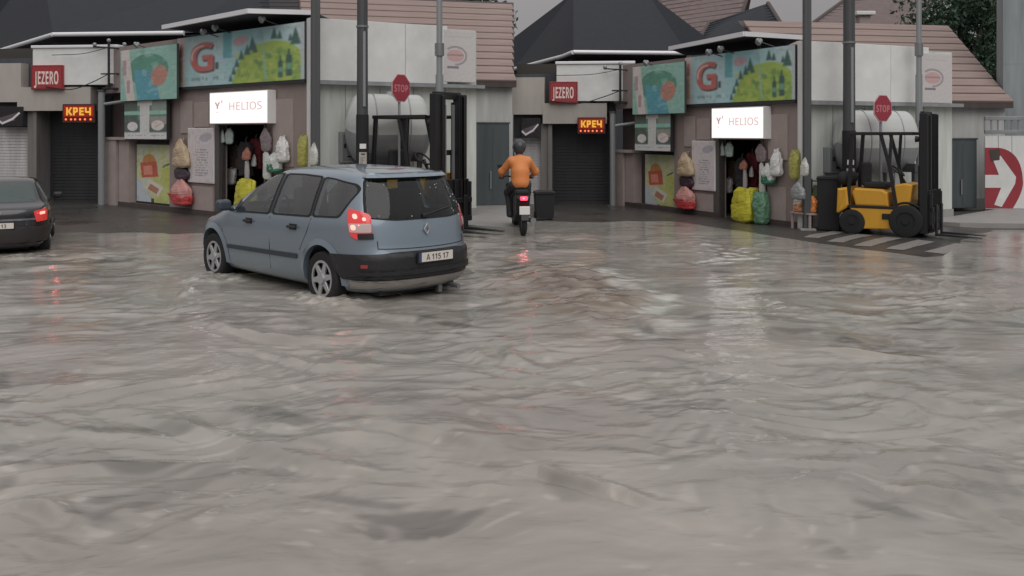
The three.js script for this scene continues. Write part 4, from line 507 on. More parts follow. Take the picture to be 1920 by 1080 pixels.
for (const [key, B] of Object.entries(bays)) {
  const f = new Frame(...B.kink, ...B.corner), k = new Frame(...B.kiosk, ...B.kink), s = new Frame(...B.corner, ...B.sideEnd), b = new Frame(...B.backA, ...B.backB), L = key === 'left';
  B.f = f; B.s = s; B.k = k;
  // --- shop: brown front, pale side wall with sign fascia, doorway with a dark room behind
  const shop = thing('corner_shop', `brown corner shop with pale side wall, ${L ? 'the left one behind the minivan' : 'the right one beside the unobstructed forklift'}`, 'shop', [B.corner[0], 0, B.corner[1]], 0);
  const top = f.hit(L ? 580 : 1500, B.wallTop)[1], low = f.hit(L ? 578 : 1499, L ? 151 : 189)[1];
  const D = f.rect(B.door), uP = f.rect(B.dishes).u1 + 0.15;
  fpart(shop, f, 'front_wall', [bx(uP, D.u0, 0, low, -0.2, 0), bx(D.u1, f.len, 0, low, -0.2, 0), bx(D.u0, D.u1, D.v1, low, -0.2, 0), bx(0, f.len, low, top, -0.2, 0.02)], M.brown);
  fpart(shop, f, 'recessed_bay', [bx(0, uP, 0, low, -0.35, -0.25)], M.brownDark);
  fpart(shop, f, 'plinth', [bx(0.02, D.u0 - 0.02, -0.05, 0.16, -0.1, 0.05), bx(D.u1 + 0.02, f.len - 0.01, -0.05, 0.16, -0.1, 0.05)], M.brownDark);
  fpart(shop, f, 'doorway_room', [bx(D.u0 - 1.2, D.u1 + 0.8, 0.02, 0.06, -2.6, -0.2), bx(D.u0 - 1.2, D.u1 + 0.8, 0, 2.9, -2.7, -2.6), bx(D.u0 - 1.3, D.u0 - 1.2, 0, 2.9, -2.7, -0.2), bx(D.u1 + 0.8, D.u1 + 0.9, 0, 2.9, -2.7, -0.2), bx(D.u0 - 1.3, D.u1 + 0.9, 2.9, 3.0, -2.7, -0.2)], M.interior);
  fpart(shop, f, 'door_frame', [bx(D.u0 - 0.22, D.u0, 0, D.v1 + 0.02, -0.16, 0.035), bx(D.u1, D.u1 + 0.07, 0, D.v1 + 0.02, -0.16, 0.035), bx(D.u0 - 0.22, D.u1 + 0.07, D.v1 + 0.02, D.v1 + 0.1, -0.16, 0.035)], mat([0.13, 0.12, 0.115], 0.6, 0.2, { map: TX.streak }));
  for (const r of B.panels) { const q = f.rect(r); fpart(shop, f, 'wall_panel', bxr(q.u0, q.u1, q.v0, q.v1, -0.02, 0.03, 0.008), M.brownLight); }
  const pil = f.rect(B.pilaster); fpart(shop, f, 'pilaster', [bx(pil.u0, lerp(pil.u0, pil.u1, 0.52), 0, pil.v1, -0.3, 0.12), bx(lerp(pil.u0, pil.u1, 0.56), pil.u1, 0, pil.v1, -0.3, 0.04), bx(pil.u0 - 0.04, pil.u1 + 0.04, pil.v1, pil.v1 + 0.08, -0.3, 0.16)], M.brownLight);
  const S = s.rect(B.side); S.v0 = low; S.v1 = top + 0.06;
  fpart(shop, s, 'side_wall', [bx(0, s.len, 0, top, -0.2, 0)], M.wallGrey);
  fpart(shop, s, 'side_wall_base', [bx(0.01, s.len + 0.01, -0.05, 0.3, -0.1, 0.04)], M.concrete);
  const fu = s.rect(B.emblem).u0;
  for (let i = 0; i < 3; i++) fpart(shop, s, 'fascia_panel', bxr(lerp(0.06, fu, i / 3) + 0.004, lerp(0.06, fu, (i + 1) / 3) - 0.004, low, top + 0.06, 0.002, 0.22, 0.01), M.white);
  fpart(shop, s, 'fascia_trim', [bx(0.05, s.len + 0.12, low - 0.09, low - 0.004, 0.002, 0.25)], M.greyPole);
  fpart(shop, s, 'corner_trim', bxr(-0.06, 0.05, 0, top + 0.06, -0.02, 0.2, 0.01), M.white);
  for (let i = 1; i < 5; i++) fpart(shop, s, 'cladding_joint', bx(s.len * i / 5 - 0.008, s.len * i / 5 + 0.008, 0.3, low - 0.1, -0.01, 0.008), M.greyPole);
  // roof body that closes the shop behind its walls
  const ba = s.at(s.len, 0, -5), bb = f.at(0.3, 0, -4.5);
  wpart(shop, 'flat_roof', slab([[B.corner[0], B.corner[1] - 0.25], s.at(s.len - 0.2, 0, -0.25).filter((_, i) => i !== 1), [ba[0], ba[2]], [bb[0], bb[2]], f.at(0.25, 0, -0.25).filter((_, i) => i !== 1)], top - 0.25, top - 0.06), M.soffit);
  // canopy slab above the banner with its pale edge
  const cd = B.canopy.map(([x, y]) => F * (B.canopyH - EYE) / (HZ - y)), cp = B.canopy.map(([x], i) => gp(x, cd[i]));
  const back = [[cp[2][0] + 0.3, cp[2][1] - 3.2], [cp[0][0] + 0.9, cp[0][1] - 2.2]];
  wpart(shop, 'canopy', slab([...cp, ...back], B.canopyH - 0.06, B.canopyH - 0.012), M.soffit);
  wpart(shop, 'canopy_edge', [0, 1].map(i => { const a = cp[i], c = cp[i + 1], l = Math.hypot(c[0] - a[0], c[1] - a[1]), g = bx(0, l, B.canopyH - 0.10, B.canopyH + 0.012, -0.03, 0.03); g.rotateY(Math.atan2(-(c[1] - a[1]), c[0] - a[0])); return g.translate(a[0], 0, a[1]); }), M.gutter);
  wpart(shop, 'canopy_post', [[0.25, 0], [0.75, 1]].map(([q, i]) => { const p = [lerp(cp[1][0], cp[2][0], q) + 0.4, lerp(cp[1][1], cp[2][1], q) - 1.5 - i * 0.2]; return rod([p[0], top - 0.3, p[1]], [p[0], B.canopyH - 0.06, p[1]], 0.05); }), M.post);

  // --- banners and signs
  const [br] = B.banner; const bn = f.box(br, 0.1), bt = thing('shop_banner', `pale teal printed banner with bottles on a green hill, above the ${B.pair} shop doorway`, 'banner', f.at((bn.u0 + f.len - 0.05) / 2, low + 0.02, 0.09), f.th);
  const bw = f.len - 0.05 - bn.u0, bh = top - low - 0.02;
  obj('frame', bxr(-bw / 2, bw / 2, 0, bh, -0.06, 0, 0.01), M.post, bt); { const p = obj('printed_sheet', printGeo(bw - 0.02, bh - 0.02), printMat(P.banner), bt); p.position.set(0, bh / 2, 0.005); }
  obj('lower_trim', bx(-bw / 2, bw / 2, -0.07, -0.004, -0.06, 0.03), M.dark, bt);
  { const ob = f.box(B.old, 0.3), t2 = thing('faded_banner', `faded green and teal banner at the far end of the ${B.pair} shop front`, 'banner', ob.pos, f.th); obj('frame', bxr(-ob.w / 2, ob.w / 2, 0, ob.h, -0.06, 0, 0.01), M.post, t2); const p = obj('printed_sheet', printGeo(ob.w - 0.02, ob.h - 0.02), printMat(P.oldBanner), t2); p.position.set(0, ob.h / 2, 0.005); obj('bracket', [rod([-ob.w * 0.3, ob.h * 0.7, -0.3], [-ob.w * 0.3, ob.h * 0.7, -0.05], 0.025), rod([ob.w * 0.3, ob.h * 0.7, -0.3], [ob.w * 0.3, ob.h * 0.7, -0.05], 0.025)], M.post, t2); }
  signOn(f, B.box, 0.26, 'lightbox_sign', `glowing white lightbox sign over the doorway of the ${B.pair} shop`, 'sign', P.lightbox, 0.24, M.whiteClean, { emissive: 1.0, faceName: 'glowing_face', caseName: 'case', light: [1, 0.93, 0.92], lightI: 0.6 });
  signOn(f, B.notice, 0.07, 'notice_board', `pale notice board with small print left of the ${B.pair} shop doorway`, 'notice board', P.notice, 0.05, M.whiteClean);
  signOn(f, B.poster, -0.16, 'window_poster', `yellow and red food poster in a window of the ${B.pair} shop`, 'poster', P.poster, 0.06, M.dark, { edge: 0.05 });
  signOn(f, B.dishes, 0.2, 'menu_sign', `green sign with two white plates above the poster of the ${B.pair} shop`, 'sign', P.dishes, 0.1, M.dark);
  signOn(s, B.emblem, 0.235, 'emblem_panel', `white panel with faint oval emblem at the end of the ${B.pair} shop's side fascia`, 'sign', P.emblemPanel, 0.05, M.whiteClean, { edge: 0.005 });
  B.lamps.forEach(([x, y], i) => { const [u, v] = f.hit(x, y, 0.5); const t2 = thing('sign_spotlight', `small spotlight on an arm, number ${['two', 'one', 'three', 'four'][i]} from the corner above the ${B.pair} banner`, 'spotlight', f.at(u, v, 0.5), f.th, 'spotlights above the banners'); obj('lamp_head', [new THREE.CylinderGeometry(0.05, 0.075, 0.13, 16).rotateX(-0.9), new THREE.SphereGeometry(0.05, 12, 8).translate(0, 0.03, 0.05)], M.greyPole, t2); obj('arm', rod([0, 0, 0], [0, top + 0.02 - v > 0.3 ? 0.1 : -0.1, -0.45], 0.014), M.post, t2); });

  // --- kiosk wing: white fascia, header, dark roller door, small signs, pale stall shutter
  const ko = thing('kiosk_row', `low cream kiosk row with a dark roller door, left of the ${B.pair} shop`, 'building', [B.kiosk[0], 0, B.kiosk[1]], 0);
  const KF = k.rect(B.kfascia), KH = k.rect(B.kheader), KO = k.rect(B.kopen), ST = k.rect(B.stall), SH = k.rect(B.shutter);
  fpart(ko, k, 'white_fascia', [bx(KF.u0, KF.u1, KF.v0, KF.v1, -0.1, 0.35)], M.white); fpart(ko, k, 'fascia_cap', [bxr(KF.u0 - 0.04, KF.u1 + 0.04, KF.v1 + 0.003, KF.v1 + 0.09, -0.1, 0.4, 0.02)], M.gutter);
  fpart(ko, k, 'header', [bx(KH.u0, KH.u1, KH.v0, KH.v1, -0.1, 0.3)], M.cream);
  fpart(ko, k, 'roller_door', slats(KO.u0, KO.u1, 0.02, KH.v0 + 0.1, -0.5, 0.1), M.roller);
  fpart(ko, k, 'door_pier', [bx(KO.u0 - 0.35, KO.u0 - 0.004, 0, KH.v0 - 0.003, -0.6, 0.12), bx(KO.u0 - 0.12, KO.u0 - 0.003, 0, KH.v0 - 0.002, -0.55, 0.2)], mat([0.22, 0.205, 0.195], 0.7, 0, { map: TX.streak }));
  fpart(ko, k, 'door_reveal', [bx(KO.u1 + 0.004, KO.u1 + 0.1, 0, KF.v0, -0.6, -0.05), bx(KO.u0, KO.u1, KH.v0 + 0.12, KH.v0 + 0.2, -0.6, -0.1)], M.dark);
  fpart(ko, k, 'stall_fascia', [bx(ST.u0, ST.u1, ST.v0, ST.v1, -0.1, 0.28)], M.cream);
  fpart(ko, k, 'stall_shutter', slats(SH.u0, SH.u1, 0.02, SH.v1, -0.05, 0.09), M.shutter);
  fpart(ko, k, 'stall_lintel', [bx(SH.u0, SH.u1, SH.v1 + 0.003, ST.v0 - 0.003, -0.1, 0.05)], M.dark);
  fpart(ko, k, 'upper_wall', [bx(-0.05, k.len, KF.v0 - 0.3, KF.v1 - 0.25, -0.4, -0.11)], M.soffit);
  fpart(ko, k, 'rear_block', [bx(0.05, k.len - 0.1, 0, KF.v1 + 0.1, -3, -0.62)], M.interior);
  signOn(k, B.red, 0.42, 'red_name_sign', `red name sign with tall white letters on the ${B.pair} kiosk row`, 'sign', P.redSign, 0.08, M.red, { edge: 0.01 });
  signOn(k, B.led, 0.42, 'led_sign', `orange lit dot matrix sign over the roller door of the ${B.pair} kiosk`, 'sign', P.led, 0.1, M.dark, { emissive: 1.35, faceName: 'led_face', caseName: 'case', light: [1, 0.45, 0.12], lightI: 0.35 });
  signOn(k, B.stallSign, 0.36, 'stall_sign', `small dark sign with a pale zigzag over the shutter of the ${B.pair} kiosk`, 'sign', P.stallSign, 0.3, M.dark, { edge: 0.005 });
  { const q = k.rect(B.pole, 0.5), t2 = thing('downpipe_pole', `slim grey steel pole beside the roller door of the ${B.pair} kiosk`, 'pole', k.at((q.u0 + q.u1) / 2, 0, 0.5), k.th); const r = (q.u1 - q.u0) / 2 * 0.9; obj('shaft', rod([0, -0.03, 0], [0, q.v1, 0], r), M.greyPole, t2); obj('foot_plate', rbox(0.32, 0.03, 0.32, 0.01, 0, 0.035, 0), M.post, t2); obj('side_arm', [rod([0, q.v1 - 0.42, 0], [0.75, q.v1 - 0.32, 0], 0.05)], M.greyPole, t2); obj('top_cap', new THREE.CylinderGeometry(r * 1.3, r * 1.3, 0.05, 16).translate(0, q.v1, 0), M.post, t2); }
  { // iron bracket mast with wires
    const [px, y0, y1] = B.bracket, a = k.hit(px, y0, 0.55), c = k.hit(px, y1, 0.55), t2 = thing('wire_bracket', `thin black bracket mast with wires on the white fascia of the ${B.pair} kiosk`, 'bracket', k.at(a[0], c[1], 0.55), k.th), h = a[1] - c[1];
    obj('mast', rod([0, 0, 0], [0, h, 0], 0.035), M.black, t2); obj('cross_arm', rod([-0.5, h * 0.86, 0], [0.55, h * 0.8, 0], 0.022), M.black, t2); obj('cross_arm', rod([-0.25, h * 0.3, 0], [0.4, h * 0.3, 0], 0.022), M.black, t2); obj('wall_stay', rod([0, h * 0.1, 0], [0, h * 0.1, -0.3], 0.02), M.black, t2);
    obj('insulator', [-0.45, 0, 0.5].map(x => new THREE.SphereGeometry(0.06, 10, 8).translate(x, h * 0.9 + (x ? 0 : h * 0.08), 0)), M.greyPole, t2); obj('wire', [tubeG([[-2.1, h * 0.05, -0.1], [-1.2, -0.02, 0], [-0.5, h * 0.14, 0], [0, h * 0.3, 0]], 0.014), tubeG([[-1.9, h * 0.7, -0.1], [-0.8, h * 0.72, 0], [0, h * 0.84, 0]], 0.01)], M.black, t2); obj('base_bracket', rbox(0.5, 0.06, 0.14, 0.01, 0.05, 0, -0.05), M.black, t2);
  }
  // --- big slate roof behind the kiosks
  const gd = B.gutter.map(([x, y]) => F * (B.gutterH - EYE) / (HZ - y)), gpn = B.gutter.map(([x], i) => gp(x, gd[i]));
  const house = thing('slate_roof_house', `house with a large dark slate roof behind the ${B.pair} kiosk row`, 'house', [gpn[2][0], 0, gpn[2][1]], 0);
  const roofPts = L ? { rl: atDepth(-60, 40, 46), rt: atDepth(75, -75, 43), rr: atDepth(520, -70, 43), er: atDepth(600, 45, 36) } : { rl: atDepth(935, 92, 46), rt: atDepth(1075, -14, 42), rr: atDepth(1213, -14, 42), er: atDepth(1335, 78, 34) };
  const g3 = gpn.map(p => [p[0], B.gutterH, p[1]]);
  const roofQ = [[g3[0], g3[1], roofPts.rt, roofPts.rl], [g3[1], g3[2], roofPts.rt, roofPts.rt], [g3[2], g3[3], roofPts.rr, roofPts.rt], [g3[3], roofPts.er, roofPts.rr, roofPts.rr]].filter(Boolean);
  const upS = p => { const q = p.slice(); q[1] -= 0.12; return q; };
  wpart(house, 'slate_roof', [quadGeo(roofQ.map(q => q.map(p => p))), quadGeo(roofQ.map(q => q.map(upS)))], M.slate);
  wpart(house, 'gutter', g3.slice(0, -1).map((p, i) => rod(p, g3[i + 1], 0.085, 0.085, 10)), M.gutter);
  wpart(house, 'eaves_soffit', [quadGeo(g3.slice(0, -1).map((p, i) => [[p[0], p[1] - 0.1, p[2]], [g3[i + 1][0], g3[i + 1][1] - 0.1, g3[i + 1][2]], [g3[i + 1][0] * 1.04, g3[i + 1][1] - 0.2, g3[i + 1][2] - 1.3], [p[0] * 1.04, p[1] - 0.2, p[2] - 1.3]]))], M.soffit);
  wpart(house, 'house_wall', g3.slice(0, -1).map((p, i) => quadGeo([[[p[0] * 1.02, 0, p[2] - 0.9], [g3[i + 1][0] * 1.02, 0, g3[i + 1][2] - 0.9], [g3[i + 1][0] * 1.02, B.gutterH - 0.15, g3[i + 1][2] - 0.9], [p[0] * 1.02, B.gutterH - 0.15, p[2] - 0.9]]])), M.soffit);

  // --- low white building with a ribbed red roof behind the shop
  const low2 = thing('red_roof_building', `low white building with a ribbed red roof behind the ${B.pair} shop`, 'building', [B.backB[0], 0, B.backB[1]], 0);
  const [ex, ey, ed] = B.roofEave, ev = EYE + (HZ - ey) / F * ed; const u0 = b.hit(B.roofEnds[0], 120)[0], u1 = b.hit(B.roofEnds[1], 120)[0];
  fpart(low2, b, 'white_wall', [bx(u0, Math.min(u1, b.len), 0, ev + 0.02, -0.25, 0)], mat([0.6, 0.6, 0.58], 0.75, 0, { map: TX.streak })); fpart(low2, b, 'wall_plinth', [bx(u0, Math.min(u1, b.len) - 0.01, 0, 0.35, -0.2, 0.04)], M.concrete);
  fpart(low2, b, 'end_wall', [bx(Math.min(u1, b.len) - 0.2, Math.min(u1, b.len) - 0.002, 0, ev, -5, -0.26)], M.wallGrey);
  const pitch = 0.6, n = Math.round(B.roofLen / 0.42), ct = Math.cos(pitch), st = Math.sin(pitch), uE = Math.min(u1, b.len) + 0.05;
  for (let i = 0; i < n; i++) { const bk = Math.max(0, i * 0.42 - 0.3) * ct * Math.tan(b.th), g = bxr(u0, uE + bk, 0.0, 0.10, -0.34, 0.0, 0.03); g.rotateX(pitch + 0.06); const d0 = i * 0.42 - 0.3; g.translate(0, ev + d0 * st + 0.06, 0.02 - d0 * ct); const o = fpart(low2, b, 'roof_course', g, M.redTile); void o; }
  fpart(low2, b, 'roof_deck', quadGeo([[[u0, ev - 0.02, 0], [uE, ev - 0.02, 0], [uE + B.roofLen * ct * Math.tan(b.th), ev + (B.roofLen) * st - 0.02, -B.roofLen * ct], [u0, ev + B.roofLen * st - 0.02, -B.roofLen * ct]]]), M.brownDark);
  fpart(low2, b, 'eave_board', bx(u0, uE, ev - 0.24, ev - 0.08, 0.05, 0.28), M.brownDark);

  // --- pavement in front of the low building and along the side wall
  { const a = s.at(0.4, 0, 0.05), c = s.at(0.4, 0, L ? 1.0 : 0.4), e = gp(L ? 958 : 1925, L ? 20.6 : 21.2), e0 = gp(L ? 880 : 1790, L ? 20.9 : 21.2);
    const poly = L ? [gp(870, 21.0), gp(962, 20.3), gp(975, 20.4), gp(1000, 22), [0.1, -27.9], b.at(0, 0, -0.1).filter((_, i) => i !== 1), s.at(s.len, 0, 0.05).filter((_, i) => i !== 1), s.at(2.4, 0, 0.05).filter((_, i) => i !== 1)] : [gp(1800, 21.4), gp(2100, 21.0), gp(2100, 25.9), [B.backB[0] + 0.5, B.backB[1] - 0.2], s.at(s.len, 0, 0.05).filter((_, i) => i !== 1), s.at(3.0, 0, 0.05).filter((_, i) => i !== 1)]; void a; void c; void e; void e0;
    structure('pavement', slab(poly, -0.1, 0.12), M.concrete); }

  // --- posts
  const post = (name, label, px0, px1, d, topY, m, square) => { const [x, z] = gp((px0 + px1) / 2, d), w = (px1 - px0) / F * d, t2 = thing(name, label, 'pole', [x, 0, z], L ? 0.25 : -0.1); obj('shaft', square ? bxr(-w / 2, w / 2, -0.1, topY, -w / 2, w / 2, 0.015) : rod([0, -0.1, 0], [0, topY, 0], w * 0.54, w * 0.44, 20), m, t2); obj('foot', square ? bxr(-w, w, -0.05, 0.07, -w, w, 0.01) : new THREE.CylinderGeometry(w * 0.8, w * 0.9, 0.14, 20).translate(0, 0.05, 0), M.concrete, t2); return [t2, w]; };
  post('corner_post', `square dark grey post at the corner of the ${B.pair} shop`, ...B.post1, 6.5, M.post, true);
  { const [t2, w] = post('utility_pole', `thick dark utility pole with pale stickers ${L ? 'rising behind the minivan roof' : 'behind the unobstructed forklift'}`, ...B.post2.slice(0, 3), 7.5, M.post, false);
    const vy = y => EYE + (HZ - y) / F * B.post2[2], dy = L ? 0 : 30; obj('black_sleeve', rod([0, vy(330 + dy), 0], [0, vy(215 + dy), 0], w * 0.57, w * 0.56, 20), M.blackRough, t2);
    const st2 = new THREE.CylinderGeometry(w * 0.59, w * 0.59, 0.28, 12, 1, true, -0.6, 1.2); obj('sticker', st2.translate(0, vy(297 + dy), 0), printMat(P.stickers), t2); obj('sticker', new THREE.CylinderGeometry(w * 0.59, w * 0.59, 0.11, 12, 1, true, -0.5, 1.0).translate(0, vy(274 + dy), 0), M.whiteClean, t2);
    obj('strap', [rod([0, vy(52 + dy), 0], [0, vy(48 + dy), 0], w * 0.55, w * 0.55, 20)], M.steel, t2); obj('conduit', rod([w * 0.12, vy(200 + dy), w * 0.52], [w * 0.12, vy(60 + dy), w * 0.5], w * 0.13, w * 0.13, 10), M.greyPole, t2); }
  { const [t2, w] = post('lamp_post', `slender light grey post in front of the ${B.pair} shop's emblem panel`, ...B.post3, 7, M.greyPole, false); obj('collar', rod([0, 2.4, 0], [0, 3.6, 0], w * 0.62, w * 0.62, 16), M.greyPole, t2); obj('clamp', rod([0, 4.05, 0], [0, 4.35, 0], w * 0.75, w * 0.75, 16), M.steel, t2); }
  { // stop sign, turned away
    const [px, py, w, h, d] = B.stop, c = atDepth(px, py, d), R = h / F * d / 2 / Math.cos(Math.PI / 8), t2 = thing('stop_sign', `red octagonal stop sign on a thin pole in front of the ${B.pair} side wall`, 'road sign', [c[0], 0, c[2] - 0.05], Math.acos(w / h) - Math.atan((px - 960) / F));
    const oct = Array.from({ length: 8 }, (_, i) => [Math.cos(Math.PI / 8 + i * Math.PI / 4) * R, Math.sin(Math.PI / 8 + i * Math.PI / 4) * R]); obj('plate', ext(oct, 0, 0.02, 0.003).translate(0, c[1], 0.04), mat([0.6, 0.4, 0.4], 0.5), t2);
    const sg = new THREE.ShapeGeometry(shapeOf(oct.map(p => [p[0] * 0.94, p[1] * 0.94]))), q = sg.attributes.position, uv = sg.attributes.uv; for (let i = 0; i < q.count; i++) uv.setXY(i, 0.5 + q.getX(i) / (2 * R), 0.5 + q.getY(i) / (2 * R)); obj('printed_face', sg.translate(0, c[1], 0.064), printMat(P.stop), t2);
    obj('pole', rod([0, -0.05, 0], [0, c[1] + R * 0.6, 0], 0.03), M.greyPole, t2); obj('clamp', rbox(0.1, 0.05, 0.07, 0.01, 0, c[1], 0.02), M.steel, t2);
  }
  { // pale tank on a steel cradle against the side wall
    const zc = 0.42, q = s.box(B.tank, zc), t2 = thing('storage_tank', `white rounded storage tank against the side wall of the ${B.pair} shop`, 'tank', [q.pos[0], 0, q.pos[2]], s.th), r = q.h / 2 * 0.98, y = q.v0 + r, len = Math.max(0.3, q.w - 0.9 * r);
    const prof = [], N = 12; for (let i = 0; i <= N; i++) { const a = i / N * Math.PI / 2; prof.push(new THREE.Vector2(Math.sin(a) * r, -len / 2 - Math.cos(a) * r * 0.45)); } for (let i = N; i >= 0; i--) { const a = i / N * Math.PI / 2; prof.push(new THREE.Vector2(Math.sin(a) * r, len / 2 + Math.cos(a) * r * 0.45)); }
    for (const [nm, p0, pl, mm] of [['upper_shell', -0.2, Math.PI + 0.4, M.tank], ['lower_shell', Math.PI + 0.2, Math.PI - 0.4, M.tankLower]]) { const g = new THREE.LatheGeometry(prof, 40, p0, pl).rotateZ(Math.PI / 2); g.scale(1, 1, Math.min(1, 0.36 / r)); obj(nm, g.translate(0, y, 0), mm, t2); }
    for (const x of [-len * 0.42, len * 0.42]) obj('leg_frame', [bxr(x - 0.05, x + 0.05, -0.05, y - r * 0.7, -0.5, -0.4), bxr(x - 0.05, x + 0.05, -0.05, y - r * 0.7, 0.4, 0.5), bxr(x - 0.06, x + 0.06, y - r * 0.98, y - r * 0.7, -0.52, 0.52)], M.post, t2);
    for (const x of [-len * 0.3, len * 0.3]) { const sq = Math.min(1, 0.36 / r); obj('band', new THREE.TorusGeometry(r * 1.005, 0.018, 6, 48).scale(sq, 1, 1).rotateY(Math.PI / 2).translate(x, y, 0), M.tankLower, t2); }
    obj('filler_cap', new THREE.CylinderGeometry(0.15, 0.15, 0.12, 20).translate(0.1, y + r, 0), M.tank, t2);
  }
  { const q = s.box(B.ebox, 0.22), t2 = thing('meter_box', `grey electric meter box on the side wall of the ${B.pair} shop`, 'meter box', q.pos, s.th); obj('case', bxr(-q.w / 2, q.w / 2, 0, q.h, -0.22, 0, 0.015), M.greyPole, t2); obj('door', bxr(-q.w * 0.42, q.w * 0.42, q.h * 0.08, q.h * 0.92, 0, 0.02, 0.008), M.steel, t2); obj('lock', [rbox(0.05, 0.1, 0.03, 0.01, -q.w * 0.3, q.h * 0.55, 0.03)], M.black, t2); obj('vent', rbox(q.w * 0.3, 0.04, 0.01, 0.004, 0, q.h * 0.2, 0.022), M.black, t2); obj('conduit', rod([0, 0, -0.1], [0, -q.v0 + 0.05, -0.1], 0.04), M.greyPole, t2); }
  { const z = 0.5, q = b.box(B.cabinet, z), t2 = thing('metal_container', `tall dark grey metal container by the white wall of the ${B.pair} low building`, 'container', [q.pos[0], 0.12, q.pos[2]], b.th), h = q.v1 - 0.12; obj('shell', bxr(-q.w / 2, q.w / 2, 0, h, -0.45, 0, 0.02), M.cabinet, t2); for (let i = 0; i < 2; i++) obj('rib', bxr(-q.w * 0.17 + i * q.w * 0.34 - 0.008, -q.w * 0.17 + i * q.w * 0.34 + 0.008, 0.1, h - 0.1, -0.01, 0.008, 0.004), M.cabinet, t2); obj('lid_rim', bxr(-q.w / 2 - 0.02, q.w / 2 + 0.02, h, h + 0.05, -0.47, 0.02, 0.01), M.cabinet, t2); obj('latch', bxr(q.w * 0.1, q.w * 0.1 + 0.05, h * 0.2, h * 0.42, 0.02, 0.04, 0.006), M.steel, t2); }
}
{ // --- forklifts
  const a = ground(1588, 441); forklift('yellow forklift with black mast parked in full view before the right shop', [a[0] + 0.38, 0.02, a[2] - 0.38], -0.62, 1.0);
  const c = ground(690, 432); forklift('forklift with black mast half hidden behind the blue minivan', [c[0] + 0.46, 0.02, c[2] - 0.3], -0.58, 1.17);
}

